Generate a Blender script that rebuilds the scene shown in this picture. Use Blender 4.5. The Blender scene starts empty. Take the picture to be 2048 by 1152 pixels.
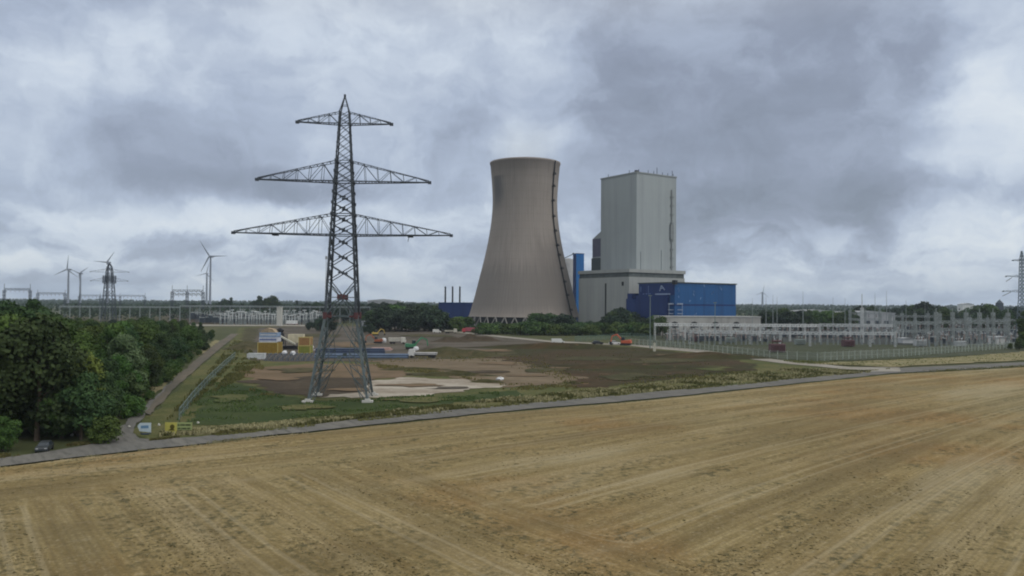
import bpy, bmesh, math, random
from mathutils import Vector, Matrix, noise
from mathutils.geometry import delaunay_2d_cdt
R = math.radians
sc = bpy.context.scene
C = sc.collection
rnd = random.Random(7)

# ------------------------------------------------------------------ camera
H = 19.5
cam_d = bpy.data.cameras.new("camera"); cam = bpy.data.objects.new("camera", cam_d); C.objects.link(cam)
F = 1600.0
cam_d.sensor_width = 36; cam_d.lens = 36 * F / 2048
cam_d.clip_start = 0.5; cam_d.clip_end = 60000
PITCH, ROLL = R(1.146), R(0.4)
CM = Matrix.Rotation(math.pi / 2 + PITCH, 3, 'X') @ Matrix.Rotation(ROLL, 3, 'Z')
cam.matrix_world = Matrix.Translation((0, 0, H)) @ CM.to_4x4()
sc.camera = cam

# ------------------------------------------------------------------ light
sc.view_settings.view_transform = 'Standard'; sc.view_settings.look = 'None'
sc.view_settings.exposure = 0.0; sc.view_settings.gamma = 1
try: sc.cycles.filter_width = 2.0
except Exception: pass
sc.cycles.volume_bounces = 1
SUN_AZ, SUN_EL = R(118), R(42)       # azimuth from +Y clockwise: right and a little behind
sun_d = bpy.data.lights.new("sun", 'SUN'); sun = bpy.data.objects.new("sun", sun_d); C.objects.link(sun)
sun_d.energy = 1.2; sun_d.angle = R(20); sun_d.color = (1.0, 0.95, 0.88)
sdir = Vector((math.sin(SUN_AZ) * math.cos(SUN_EL), math.cos(SUN_AZ) * math.cos(SUN_EL), math.sin(SUN_EL)))
sun.rotation_euler = sdir.to_track_quat('Z', 'Y').to_euler()

def ray(px, py):
    return (CM @ Vector(((px - 1024) / F, -(py - 576) / F, -1))).normalized()
def gp(px, py, z=0.0):
    d = ray(px, py); t = (z - H) / d.z
    return Vector((d.x * t, d.y * t, z))
def at(px, py, Y):                    # world point seen at px,py at depth Y
    d = ray(px, py); t = Y / d.y
    return Vector((d.x * t, Y, H + d.z * t))

class NB:                             # tiny node builder
    def __init__(s, tree): s.t = tree; s.n = tree.nodes; s.l = tree.links
    def node(s, ty, **kw):
        n = s.n.new(ty)
        for k, v in kw.items(): setattr(n, k, v)
        return n
    def set(s, sock, v):
        if isinstance(v, bpy.types.NodeSocket): s.l.new(v, sock)
        elif v is not None: sock.default_value = v
    def m(s, op, a, b=None, c=None, clamp=False):
        n = s.node('ShaderNodeMath', operation=op, use_clamp=clamp)
        s.set(n.inputs[0], a)
        if b is not None: s.set(n.inputs[1], b)
        if c is not None: s.set(n.inputs[2], c)
        return n.outputs[0]
    def mr(s, v, a, b, c=0.0, d=1.0, smooth=True):
        n = s.node('ShaderNodeMapRange', interpolation_type='SMOOTHSTEP' if smooth else 'LINEAR')
        s.set(n.inputs[0], v); n.inputs[1].default_value = a; n.inputs[2].default_value = b
        s.set(n.inputs[3], c); s.set(n.inputs[4], d)
        return n.outputs[0]
    def xyz(s, x, y, z=0.0):
        n = s.node('ShaderNodeCombineXYZ'); s.set(n.inputs[0], x); s.set(n.inputs[1], y); s.set(n.inputs[2], z)
        return n.outputs[0]
    def noise(s, vec, scale, detail=4, rough=0.55, dist=0.0):
        n = s.node('ShaderNodeTexNoise'); s.set(n.inputs['Vector'], vec)
        n.inputs['Scale'].default_value = scale; n.inputs['Detail'].default_value = detail
        n.inputs['Roughness'].default_value = rough; n.inputs['Distortion'].default_value = dist
        return n.outputs['Fac']
    def ramp(s, fac, stops, interp='LINEAR'):
        n = s.node('ShaderNodeValToRGB'); s.set(n.inputs[0], fac); r = n.color_ramp; r.interpolation = interp
        while len(r.elements) > 1: r.elements.remove(r.elements[-1])
        r.elements[0].position = stops[0][0]; r.elements[0].color = (*stops[0][1], 1)
        for p, c in stops[1:]:
            e = r.elements.new(p); e.color = (*c, 1)
        return n.outputs[0]
    def mix(s, f, a, b, mode='MIX'):
        n = s.node('ShaderNodeMix', data_type='RGBA', blend_type=mode)
        s.set(n.inputs[0], f)
        s.set(n.inputs[6], (*a, 1) if isinstance(a, tuple) else a); s.set(n.inputs[7], (*b, 1) if isinstance(b, tuple) else b)
        return n.outputs[2]

# ------------------------------------------------------------------ sky
w = bpy.data.worlds.new("World"); sc.world = w; w.use_nodes = True
b = NB(w.node_tree); b.n.clear()
wo = b.node('ShaderNodeOutputWorld'); bg = b.node('ShaderNodeBackground'); b.l.new(bg.outputs[0], wo.inputs[0])
bg.inputs[1].default_value = 0.1
sky = b.node('ShaderNodeTexSky', sky_type='NISHITA'); sky.sun_disc = False
sky.sun_elevation = SUN_EL; sky.sun_rotation = SUN_AZ
tc = b.node('ShaderNodeTexCoord'); sp = b.node('ShaderNodeSeparateXYZ'); b.l.new(tc.outputs['Generated'], sp.inputs[0])
X, Y, Z = sp.outputs
az = b.m('ARCTAN2', X, Y); el = b.m('ARCSINE', Z)
uv = b.xyz(az, el)
wn1 = b.noise(uv, 7, 5, 0.6); wn2 = b.noise(b.xyz(b.m('ADD', az, 11.3), el), 7, 5, 0.6)
wu = b.m('ADD', az, b.m('MULTIPLY', b.m('SUBTRACT', wn1, 0.5), 0.16))
wv = b.m('ADD', el, b.m('MULTIPLY', b.m('SUBTRACT', wn2, 0.5), 0.075))
zz = b.m('ADD', b.m('MAXIMUM', Z, 0.0), 0.07)
cp = b.xyz(b.m('DIVIDE', X, zz), b.m('DIVIDE', Y, zz))
big = b.noise(cp, 0.33, 7, 0.55, 0.3)
med = b.noise(b.xyz(b.m('MULTIPLY', wu, 6.5), b.m('MULTIPLY', wv, b.mr(el, .02, .2, 20.0, 10.0, False))), 1.0, 7, 0.6, 0.15)
fin = b.noise(b.xyz(b.m('MULTIPLY', wu, 18.0), b.m('MULTIPLY', wv, 34.0)), 1.0, 5, 0.6)
lowf = b.mr(el, 0.02, 0.17, 1.0, 0.0)
val = b.m('ADD', 0.52, b.m('MULTIPLY', b.m('SUBTRACT', big, 0.5), 0.30))
val = b.m('ADD', val, b.m('MULTIPLY', b.m('SUBTRACT', b.mr(med, .37, .63), 0.5), b.mr(lowf, 0.0, 1.0, 0.17, 0.40, False)))
val = b.m('ADD', val, b.m('MULTIPLY', b.m('SUBTRACT', fin, 0.5), b.mr(lowf, 0.0, 1.0, 0.25, 0.52, False)))
BL = [(260, 60, 220, 60, .06), (1700, 560, 300, 40, .08), (560, 560, 260, 40, .06), (1530, 180, 340, 200, -.24), (1240, 150, 130, 190, -.12), (1600, 420, 340, 66, -.28), (1380, 330, 280, 120, -.14), (1180, 380, 60, 90, .04),
      (330, 300, 190, 80, -.24), (520, 375, 240, 34, -.26), (930, 300, 70, 90, -.10), (30, 40, 90, 50, -.14),
      (1850, 120, 70, 60, -.08), (2010, 170, 110, 100, .28), (1950, 450, 150, 50, .30), (60, 200, 90, 160, .10), (1080, 275, 100, 46, .22),
      (800, 70, 420, 90, .12), (700, 440, 360, 36, .20), (1500, 565, 150, 34, .22), (900, 540, 130, 26, .18),
      (420, 540, 160, 30, .10), (120, 525, 190, 26, .14), (170, 430, 260, 24, .12), (120, 120, 260, 90, .10), (420, 150, 300, 70, .05), (1960, 330, 110, 60, .14), (60, 330, 120, 70, .06),
      (1150, 450, 70, 60, .06), (600, 260, 120, 60, .05)]
for (px, py, rx, ry, a) in BL:
    d = ray(px, py); u0 = math.atan2(d.x, d.y); v0 = math.asin(d.z)
    du = b.m('DIVIDE', b.m('SUBTRACT', wu, u0), rx / F); dv = b.m('DIVIDE', b.m('SUBTRACT', wv, v0), ry / F)
    dd = b.m('SQRT', b.m('ADD', b.m('MULTIPLY', du, du), b.m('MULTIPLY', dv, dv)))
    val = b.m('ADD', val, b.mr(dd, 0.25, 1.45, a, 0.0))
cc = b.ramp(val, [(0.0, (.20, .235, .295)), (0.28, (.295, .34, .44)), (0.5, (.435, .505, .635)), (0.7, (.63, .705, .81)), (1.0, (.86, .91, .94))])
# overcast sky is brighter towards the zenith
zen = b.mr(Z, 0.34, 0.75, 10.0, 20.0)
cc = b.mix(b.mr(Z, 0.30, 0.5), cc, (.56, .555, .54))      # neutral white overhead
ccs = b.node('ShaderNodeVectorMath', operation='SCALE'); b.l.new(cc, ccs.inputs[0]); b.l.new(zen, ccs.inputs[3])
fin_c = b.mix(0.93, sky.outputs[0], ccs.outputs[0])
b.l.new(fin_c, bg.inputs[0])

# ------------------------------------------------------------------ materials
MATS = {}
def mat(name, col, rough=0.75, var=0.12, scale=0.6, metal=0.0, stretch=(1, 1, 1), col2=None, bump=0.0, bscale=6.0):
    if name in MATS: return MATS[name]
    m = bpy.data.materials.new(name); m.use_nodes = True; b = NB(m.node_tree)
    p = b.n['Principled BSDF']
    tc = b.node('ShaderNodeTexCoord'); mp = b.node('ShaderNodeMapping'); b.l.new(tc.outputs['Object'], mp.inputs[0])
    mp.inputs['Scale'].default_value = stretch
    n = b.noise(mp.outputs[0], scale, 6, 0.6)
    dark = tuple(c * (1 - var * 1.6) for c in col) if col2 is None else col2
    lite = tuple(min(1, c * (1 + var)) for c in col)
    c = b.ramp(n, [(0.3, dark), (0.55, tuple(col)), (0.8, lite)])
    b.l.new(c, p.inputs['Base Color']); p.inputs['Roughness'].default_value = rough; p.inputs['Metallic'].default_value = metal
    p.inputs['Specular IOR Level'].default_value = 0.3
    if bump:
        bn = b.node('ShaderNodeBump'); bn.inputs['Strength'].default_value = bump; bn.inputs['Distance'].default_value = 0.3
        b.l.new(b.noise(mp.outputs[0], bscale, 5), bn.inputs['Height']); b.l.new(bn.outputs[0], p.inputs['Normal'])
    MATS[name] = m; return m

def ground_mat(name, c1, c2, c3, s1=0.05, s2=0.6, rot=0.0, str1=(1, 1, 1), specks=None, bump=0.4):
    m = bpy.data.materials.new(name); m.use_nodes = True; b = NB(m.node_tree); p = b.n['Principled BSDF']
    tc = b.node('ShaderNodeTexCoord'); mp = b.node('ShaderNodeMapping'); b.l.new(tc.outputs['Object'], mp.inputs[0])
    mp.inputs['Rotation'].default_value = (0, 0, rot)
    mp2 = b.node('ShaderNodeMapping'); b.l.new(mp.outputs[0], mp2.inputs[0]); mp2.inputs['Scale'].default_value = str1
    n1 = b.noise(mp2.outputs[0], s1, 6, 0.62, 0.3); n2 = b.noise(mp2.outputs[0], s2, 7, 0.7)
    a = b.mix(b.mr(n1, 0.36, 0.64), c1, c2)
    c = b.mix(b.mr(n2, 0.42, 0.72), a, c3)
    if specks:
        n3 = b.noise(mp.outputs[0], specks[1], 4, 0.7); c = b.mix(b.mr(n3, specks[2], specks[2] + 0.1), c, specks[0])
    b.l.new(c, p.inputs['Base Color']); p.inputs['Roughness'].default_value = 0.95; p.inputs['Specular IOR Level'].default_value = 0.1
    bn = b.node('ShaderNodeBump'); bn.inputs['Strength'].default_value = bump; bn.inputs['Distance'].default_value = 0.5
    b.l.new(n2, bn.inputs['Height']); b.l.new(bn.outputs[0], p.inputs['Normal'])
    return m

# ------------------------------------------------------------------ mesh helpers
class MB:
    def __init__(s): s.v = []; s.f = []
    def quadbox(s, P):                 # 8 points: bottom 4 ccw, top 4 ccw
        i = len(s.v); s.v += [tuple(p) for p in P]
        for q in ((3, 2, 1, 0), (4, 5, 6, 7), (0, 1, 5, 4), (1, 2, 6, 5), (2, 3, 7, 6), (3, 0, 4, 7)): s.f.append(tuple(i + k for k in q))
    def box(s, c, d, rz=0.0):          # centre of base, size
        co, si = math.cos(rz), math.sin(rz); P = []
        for z in (0, d[2]):
            for (x, y) in ((-.5, -.5), (.5, -.5), (.5, .5), (-.5, .5)):
                x *= d[0]; y *= d[1]; P.append((c[0] + x * co - y * si, c[1] + x * si + y * co, c[2] + z))
        s.quadbox(P)
    def bar(s, a, b_, w, h=None):
        a = Vector(a); b_ = Vector(b_); h = h or w; d = b_ - a
        if d.length < 1e-6: return
        d.normalize(); up = Vector((0, 0, 1)) if abs(d.z) < 0.95 else Vector((0, 1, 0))
        x = d.cross(up).normalized() * (w / 2); y = x.cross(d).normalized() * (h / 2)
        s.quadbox([a - x - y, a + x - y, a + x + y, a - x + y, b_ - x - y, b_ + x - y, b_ + x + y, b_ - x + y])
    def tube(s, a, b_, r0, r1=None, n=8, cap=True):
        a = Vector(a); b_ = Vector(b_); r1 = r0 if r1 is None else r1; d = (b_ - a).normalized()
        up = Vector((0, 0, 1)) if abs(d.z) < 0.95 else Vector((0, 1, 0))
        x = d.cross(up).normalized(); y = x.cross(d); i = len(s.v)
        for k in range(n):
            t = 2 * math.pi * k / n; o = x * math.cos(t) + y * math.sin(t); s.v.append(tuple(a + o * r0)); s.v.append(tuple(b_ + o * r1))
        for k in range(n):
            j = (k + 1) % n; s.f.append((i + 2 * k, i + 2 * k + 1, i + 2 * j + 1, i + 2 * j))
        if cap: s.f.append(tuple(i + 2 * k for k in range(n))); s.f.append(tuple(i + 2 * k + 1 for k in reversed(range(n))))
    def lathe(s, prof, n=48, c=(0, 0)):
        i = len(s.v)
        for (r, z) in prof:
            for k in range(n):
                t = 2 * math.pi * k / n; s.v.append((c[0] + r * math.cos(t), c[1] + r * math.sin(t), z))
        for j in range(len(prof) - 1):
            for k in range(n):
                k2 = (k + 1) % n; s.f.append((i + j * n + k, i + j * n + k2, i + (j + 1) * n + k2, i + (j + 1) * n + k))
    def prism(s, pts, y0, y1):         # profile in xz extruded along y
        i = len(s.v); n = len(pts)
        for (x, z) in pts: s.v.append((x, y0, z))
        for (x, z) in pts: s.v.append((x, y1, z))
        s.f.append(tuple(i + k for k in range(n))); s.f.append(tuple(i + n + k for k in reversed(range(n))))
        for k in range(n): j = (k + 1) % n; s.f.append((i + k, i + n + k, i + n + j, i + j))
    def blob(s, c, r, seed=0, sub=2, amp=0.25):
        bm = bmesh.new(); bmesh.ops.create_icosphere(bm, subdivisions=sub, radius=1); i = len(s.v)
        for v in bm.verts:
            k = 1 + amp * noise.noise(v.co * 1.7 + Vector((seed * 3.1, seed, 0))) * 2
            s.v.append((c[0] + v.co.x * r[0] * k, c[1] + v.co.y * r[1] * k, c[2] + v.co.z * r[2] * k))
        for f in bm.faces: s.f.append(tuple(i + v.index for v in f.verts))
        bm.free()
    def mesh(s, name, m, smooth=False):
        me = bpy.data.meshes.new(name); me.from_pydata(s.v, [], s.f); me.update()
        bm = bmesh.new(); bm.from_mesh(me); bmesh.ops.recalc_face_normals(bm, faces=bm.faces); bm.to_mesh(me); bm.free()
        if m: me.materials.append(m)
        if smooth: me.polygons.foreach_set('use_smooth', [True] * len(me.polygons))
        return me
    def build(s, name, m, parent=None, smooth=False):
        o = bpy.data.objects.new(name, s.mesh(name, m, smooth)); C.objects.link(o); o.parent = parent
        return o

def build_each(s, name, m, parent):      # every box of the collection as a part of its own
    for i in range(0, len(s.v), 8):
        k = MB(); k.v = s.v[i:i + 8]; k.f = [(3, 2, 1, 0), (4, 5, 6, 7), (0, 1, 5, 4), (1, 2, 6, 5), (2, 3, 7, 6), (3, 0, 4, 7)]
        k.build(name, m, parent)
MB.build_each = build_each
def tag(o, label=None, cat=None, group=None, kind=None):
    if label: o['label'] = label
    if cat: o['category'] = cat
    if group: o['group'] = group
    if kind: o['kind'] = kind
    return o
def empty(name, loc, rz=0.0, label=None, cat=None, group=None):
    o = bpy.data.objects.new(name, None); C.objects.link(o); o.location = loc; o.rotation_euler = (0, 0, rz); o.empty_display_size = 0.5
    return tag(o, label, cat, group)
def dup(root, loc, rz=0.0, scale=None, label=None, group=None):
    r = root.copy(); C.objects.link(r); r.location = loc; r.rotation_euler = (0, 0, rz)
    if scale is not None: r.scale = scale
    if label: r['label'] = label
    if group: r['group'] = group
    for ch in KIDS[root.name]:
        c = ch.copy(); C.objects.link(c); c.parent = r
        for g in KIDS.get(ch.name, []):
            d = g.copy(); C.objects.link(d); d.parent = c
    return r
KIDS = {}
def reg(root):
    bpy.context.view_layer.update()
    KIDS[root.name] = list(root.children)
    for c in root.children:
        if c.children: KIDS[c.name] = list(c.children)
    return root

# ------------------------------------------------------------------ ground sheets
SHN = [0]
def sheet(name, pts, z, m, jag=0.6, step=6.0, world=False, kind='structure', seed=1):
    SHN[0] += 1; z = .03 + z * .8 + SHN[0] * .0041
    P = [Vector((p[0], p[1], z)) if world else gp(p[0], p[1]) for p in pts]
    out = []
    for i in range(len(P)):
        a = P[i]; c = P[(i + 1) % len(P)]; L = (c - a).length; n = max(1, min(160, int(L / min(step, 1.5 + L / 60))))
        nr = Vector((-(c - a).y, (c - a).x, 0)).normalized() if L > 0 else Vector((0, 0, 0))
        for k in range(n):
            p = a.lerp(c, k / n); d = jag * noise.noise(p * 0.13 + Vector((seed, 0, 0))) * 2 + jag * noise.noise(p * 0.5) + jag * .6 * noise.noise(p * 1.7)
            q = p + nr * d * (0 if (world and L > 400) else 1); out.append((q.x, q.y, z))
    cv, ce, cf = delaunay_2d_cdt([Vector((p[0], p[1])) for p in out], [], [list(range(len(out)))], 1, 1e-4)[:3]
    me = bpy.data.meshes.new(name); me.from_pydata([(v.x, v.y, z) for v in cv], [], [tuple(f) for f in cf]); me.materials.append(m)
    me.update()
    bm = bmesh.new(); bm.from_mesh(me)
    for f_ in bm.faces:
        f_.normal_update()
        if f_.normal.z < 0: f_.normal_flip()
    bm.to_mesh(me); bm.free()
    o = bpy.data.objects.new(name, me); C.objects.link(o); tag(o, kind=kind); return o

G_base = ground_mat('land_mat', (.050, .062, .026), (.080, .080, .038), (.040, .050, .022), 0.004, 0.05)
mb = MB(); RG = 12000.0; n = 96
rings = [20, 60, 110, 170, 240, 330, 450, 600, 800, 1100, 1600, 2500, 4500, 8000, RG]
mb.v = [(0, 0, 0)] + [(r_ * math.cos(2 * math.pi * k / n), r_ * math.sin(2 * math.pi * k / n), 0) for r_ in rings for k in range(n)]
mb.f = [(0, 1 + k, 1 + (k + 1) % n) for k in range(n)] + [(1 + j * n + k, 1 + (j + 1) * n + k, 1 + (j + 1) * n + (k + 1) % n, 1 + j * n + (k + 1) % n) for j in range(len(rings) - 1) for k in range(n)]
tag(mb.build('ground', G_base), kind='structure')

# --- stubble field material (rows along the road, a crosswise block at the near left)
m = bpy.data.materials.new('stubble_mat'); m.use_nodes = True; b = NB(m.node_tree); p = b.n['Principled BSDF']
tc = b.node('ShaderNodeTexCoord'); sp = b.node('ShaderNodeSeparateXYZ'); b.l.new(tc.outputs['Object'], sp.inputs[0]); X, Y, _ = sp.outputs
S = b.m('ADD', b.m('MULTIPLY', X, .809), b.m('MULTIPLY', Y, .588)); T = b.m('ADD', b.m('MULTIPLY', X, -.588), b.m('MULTIPLY', Y, .809))
wob = b.noise(tc.outputs['Object'], 0.02, 3); wob2 = b.m('MULTIPLY', b.m('SUBTRACT', wob, 0.5), 16.0)
Sw = b.m('ADD', S, wob2); Tw = b.m('ADD', T, wob2)
T0 = T
bend = b.m('MULTIPLY', b.m('MAXIMUM', b.m('SUBTRACT', S, 47.0), 0.0), b.mr(T0, 40, 118, .24, 0.0, False))
T = b.m('SUBTRACT', T0, bend); Tw = b.m('ADD', T0, wob2)
mk = b.m('MULTIPLY', b.mr(Sw, 44, 49, 1, 0), b.mr(Tw, 86, 94, 1, 0))      # crosswise block
def rows(al, ac):   # along, across
    n1 = b.noise(b.xyz(b.m('MULTIPLY', al, .018), b.m('MULTIPLY', ac, .17)), 1.0, 5, .6)
    n2 = b.noise(b.xyz(b.m('MULTIPLY', al, .05), b.m('MULTIPLY', ac, .75)), 1.0, 5, .62)
    n1 = b.m('ADD', b.m('MULTIPLY', n1, .72), b.m('MULTIPLY', b.noise(b.xyz(b.m('MULTIPLY', al, .006), b.m('MULTIPLY', ac, .045)), 1.0, 4, .6), .28))
    wv = b.m('SINE', b.m('MULTIPLY', b.m('ADD', ac, b.m('MULTIPLY', n1, 1.6)), 2 * math.pi / 8.5))
    return n1, n2, wv
a1, a2, a3 = rows(Sw, T); c1, c2, c3 = rows(Tw, S)
def mixf(f, x, y): return b.m('ADD', b.m('MULTIPLY', x, b.m('SUBTRACT', 1.0, f)), b.m('MULTIPLY', y, f))
N1 = mixf(mk, a1, c1); N2 = mixf(mk, a2, c2); WV = mixf(mk, a3, c3)
hue = b.noise(tc.outputs['Object'], 0.022, 4, .6)
straw = b.ramp(N2, [(.30, (.165, .118, .046)), (.5, (.258, .196, .085)), (.72, (.36, .29, .148))])
och = b.mix(b.m('MULTIPLY', b.mr(hue, .49, .64), .7), straw, (.25, .140, .045))
sv = b.mr(S, 60, 190, 0, 1); gre = b.mix(b.m('MULTIPLY', b.mr(hue, .52, .36), b.m('MULTIPLY_ADD', sv, .25, .16)), och, (.20, .19, .11))
# pale swaths left by the harvester
gre = b.mix(b.m('MULTIPLY', b.mr(b.m('MULTIPLY_ADD', N1, 1.8, b.m('MULTIPLY', WV, .10)), .88, 1.22), .55), gre, (.36, .295, .17))
dk = b.mr(b.m('MULTIPLY_ADD', WV, -.05, N1), .50, .36)
gre = b.mix(b.m('MULTIPLY', dk, .5), gre, (.125, .098, .045))
# clumpy regrowth and chaff in the dark bands
sp1 = b.noise(tc.outputs['Object'], 1.15, 6, .78); sp2 = b.noise(tc.outputs['Object'], 0.09, 4, .6)
band = b.m('MULTIPLY', b.mr(b.m('MULTIPLY_ADD', WV, -.10, N1), .43, .56), b.mr(sp2, .38, .52))
gre = b.mix(b.m('MULTIPLY', b.m('MULTIPLY', b.mr(sp1, .49, .58), band), .75), gre, (.040, .046, .024))
gre = b.mix(b.m('MULTIPLY', b.mr(sp1, .46, .36), .28), gre, (.42, .37, .26))
fn = b.noise(tc.outputs['Object'], 5.0, 4, .75); gre = b.mix(b.m('MULTIPLY', b.mr(fn, .40, .66), .42), gre, (.085, .065, .032))
# wheel tracks
AC = mixf(mk, T, S); tr = b.m('ABSOLUTE', b.m('SUBTRACT', b.m('PINGPONG', b.m('ADD', AC, b.m('MULTIPLY', wob2, .15)), 13.5), 6.0))
trk = b.m('MULTIPLY', b.mr(b.m('ABSOLUTE', b.m('SUBTRACT', tr, 1.0)), .12, .38, 1, 0), .30)
fs = b.noise(tc.outputs['Object'], 2.6, 6, .8); gre = b.mix(b.m('MULTIPLY', b.mr(fs, .52, .62), .38), gre, (.075, .062, .030)); gre = b.mix(b.m('MULTIPLY', b.mr(fs, .46, .36), .40), gre, (.44, .37, .23))
pat = b.noise(b.xyz(b.m('MULTIPLY', S, .012), b.m('MULTIPLY', T, .05)), 1.0, 4, .6); gre = b.mix(b.m('MULTIPLY', b.mr(pat, .48, .62), .40), gre, (.115, .088, .040)); gre = b.mix(b.m('MULTIPLY', b.mr(pat, .45, .32), .45), gre, (.37, .32, .205))
gre = b.mix(trk, gre, (.36, .31, .20))
row = b.m('SINE', b.m('MULTIPLY', AC, 2 * math.pi / .55))
gre = b.mix(b.m('MULTIPLY', b.mr(row, -.2, 1), .22), gre, (.11, .09, .05))
b.l.new(gre, p.inputs['Base Color']); p.inputs['Roughness'].default_value = .95; p.inputs['Specular IOR Level'].default_value = .1
bn = b.node('ShaderNodeBump'); bn.inputs['Strength'].default_value = .6; bn.inputs['Distance'].default_value = .5; b.l.new(sp1, bn.inputs['Height']); b.l.new(bn.outputs[0], p.inputs['Normal'])
M_field = m

G_verge = ground_mat('verge_mat', (0.064, 0.075, 0.025), (0.115, 0.106, 0.044), (0.044, 0.060, 0.020), 0.06, 0.9, specks=((.24, .23, .13), 1.6, .60))
G_green = ground_mat('green_mat', (0.031, 0.051, 0.015), (0.049, 0.066, 0.021), (0.025, 0.036, 0.013), 0.08, 0.8)
G_olive = ground_mat('olive_mat', (.048, .048, .022), (.078, .066, .034), (.030, .033, .014), 0.05, 0.35, specks=((.095, .070, .045), .2, .60))
G_brown = ground_mat('brown_soil_mat', (.056, .036, .019), (.034, .038, .015), (.027, .022, .011), 0.030, 0.20, rot=-.4, str1=(.6, 1.3, 1), specks=((.13, .085, .05), .22, .60))
G_earth = ground_mat('pink_earth_mat', (.128, .098, .066), (.165, .130, .088), (.070, .058, .034), 0.045, 0.30, rot=.3, str1=(.4, 1.5, 1), specks=((.22, .175, .13), .5, .62))
G_wet = ground_mat('wet_soil_mat', (.050, .039, .027), (.070, .055, .038), (.034, .029, .018), 0.07, 0.5)
G_tan = ground_mat('tan_soil_mat', (0.162, 0.115, 0.075), (0.119, 0.085, 0.053), (0.085, 0.070, 0.038), 0.06, 0.5, str1=(.5, 1.5, 1))
G_grav = ground_mat('pale_gravel_mat', (0.370, 0.343, 0.290), (0.264, 0.233, 0.189), (0.167, 0.136, 0.106), 0.07, 0.5, str1=(.5, 1.5, 1), specks=((.42, .39, .34), .8, .60))
G_yard = ground_mat('yard_mat', (.088, .076, .064), (.052, .047, .036), (.125, .108, .088), 0.035, 0.25, str1=(.4, 1.4, 1), specks=((.045, .05, .025), .12, .56))
G_road = ground_mat('asphalt_mat', (.118, .118, .112), (.150, .146, .132), (.082, .082, .076), 0.10, 0.7, rot=-.63, str1=(1.6, .25, 1), specks=((.17, .155, .12), .5, .62), bump=.15)
G_pale = ground_mat('pale_track_mat', (0.255, 0.242, 0.212), (0.204, 0.191, 0.162), (0.289, 0.272, 0.238), 0.08, 0.8, bump=.1)
G_dirt = ground_mat('dirt_track_mat', (0.104, 0.095, 0.077), (0.131, 0.113, 0.088), (0.077, 0.074, 0.061), 0.1, 1.1, str1=(1, .25, 1))
G_straw = ground_mat('straw_grass_mat', (.20, .175, .095), (.125, .125, .06), (.26, .225, .13), 0.10, 0.9)
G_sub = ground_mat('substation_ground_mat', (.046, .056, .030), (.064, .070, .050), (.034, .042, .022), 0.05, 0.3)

# strips, from bottom to top
sheet('grass_strip', [(300, 884), (480, 872), (600, 858), (900, 834), (1300, 797), (1560, 772), (1760, 752), (1765, 738), (1560, 724), (1400, 704), (1300, 694), (1000, 674), (820, 655), (640, 648), (480, 655), (455, 690), (400, 735), (330, 800), (262, 862)], .02, G_verge, .8)
sheet('olive_ground', [(480, 700), (540, 722), (760, 724), (900, 722), (1000, 712), (1280, 706), (1280, 696), (1000, 676), (830, 655), (640, 649), (490, 656)], .04, G_olive, 2.5)
sheet('site_yard', [(500, 720), (545, 724), (700, 723), (860, 722), (920, 706), (1020, 694), (1100, 690), (1090, 684), (980, 673), (880, 662), (800, 655), (640, 652), (520, 656), (505, 690)], .06, G_yard, 1.5)
sheet('bare_soil', [(920, 722), (1040, 706), (1000, 692), (1150, 690), (1260, 696), (1400, 708), (1510, 728), (1500, 742), (1400, 752), (1240, 772), (1140, 777), (1120, 760), (1030, 740)], .08, G_brown, 1.8)
sheet('pink_earth', [(740, 722), (880, 718), (1000, 718), (1080, 738), (1160, 756), (1130, 770), (1010, 775), (940, 762), (860, 742), (780, 733)], .10, G_earth, 2.4)
sheet('tan_soil', [(470, 752), (500, 735), (610, 728), (740, 728), (800, 740), (850, 748), (720, 765), (620, 764), (520, 768)], .08, G_tan, 2.2)
sheet('wet_soil', [(480, 764), (560, 757), (640, 754), (740, 757), (760, 772), (720, 792), (640, 795), (560, 790), (520, 776)], .10, G_wet, 2.0)
sheet('pale_gravel', [(735, 765), (800, 756), (850, 757), (920, 760), (960, 766), (1004, 771), (960, 778), (860, 790), (780, 796), (700, 798), (640, 797), (660, 790), (715, 786)], .12, G_grav, 1.6, 3)
sheet('green_grass', [(400, 800), (440, 765), (490, 768), (540, 785), (620, 802), (760, 806), (900, 795), (1000, 784), (1040, 780), (1040, 792), (880, 812), (740, 826), (600, 840), (480, 852), (380, 850)], .06, G_green, 1.3)
sheet('road', [(-500, 1040), (0, 935), (100, 922), (250, 907), (300, 901), (400, 890), (512, 876), (700, 856), (1000, 825), (1300, 799), (1500, 778), (1780, 748), (2048, 733), (2500, 712), (2500, 704), (2048, 725), (1780, 738), (1500, 768), (1300, 786), (1000, 813), (700, 842), (512, 864), (400, 875), (320, 881), (280, 879), (262, 868), (300, 820), (350, 772), (400, 728), (440, 694), (478, 668), (462, 668), (430, 690), (380, 730), (330, 776), (270, 830), (230, 862), (205, 884), (150, 896), (77, 908), (0, 919), (-500, 1010)], .14, G_road, .30)
sheet('dirt_track', [(300, 832), (352, 776), (402, 730), (440, 698), (478, 668), (462, 668), (425, 694), (380, 730), (334, 776), (286, 828)], .17, G_dirt, .25)
sheet('straw_verge', [(300, 800), (340, 762), (372, 735), (352, 738), (312, 770), (285, 790)], .05, G_straw, .6)
sheet('straw_verge', [(400, 712), (440, 682), (430, 680), (390, 708)], .05, G_straw, .6)
sheet('site_road', [(815, 655), (890, 663), (1000, 675), (1100, 685), (1260, 692), (1300, 697), (1400, 706), (1560, 727), (1740, 744), (1800, 744), (1800, 736), (1700, 735), (1560, 721), (1400, 700), (1300, 692), (1200, 687), (1100, 682), (1000, 672), (890, 660.5), (815, 653)], .12, G_pale, .25)
sheet('substation_ground', [(1270, 690), (1400, 698), (1560, 718), (1700, 722), (1900, 714), (2100, 700), (2500, 690), (2500, 634), (1900, 634), (1300, 650)], .05, G_sub, 1.0)
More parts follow.
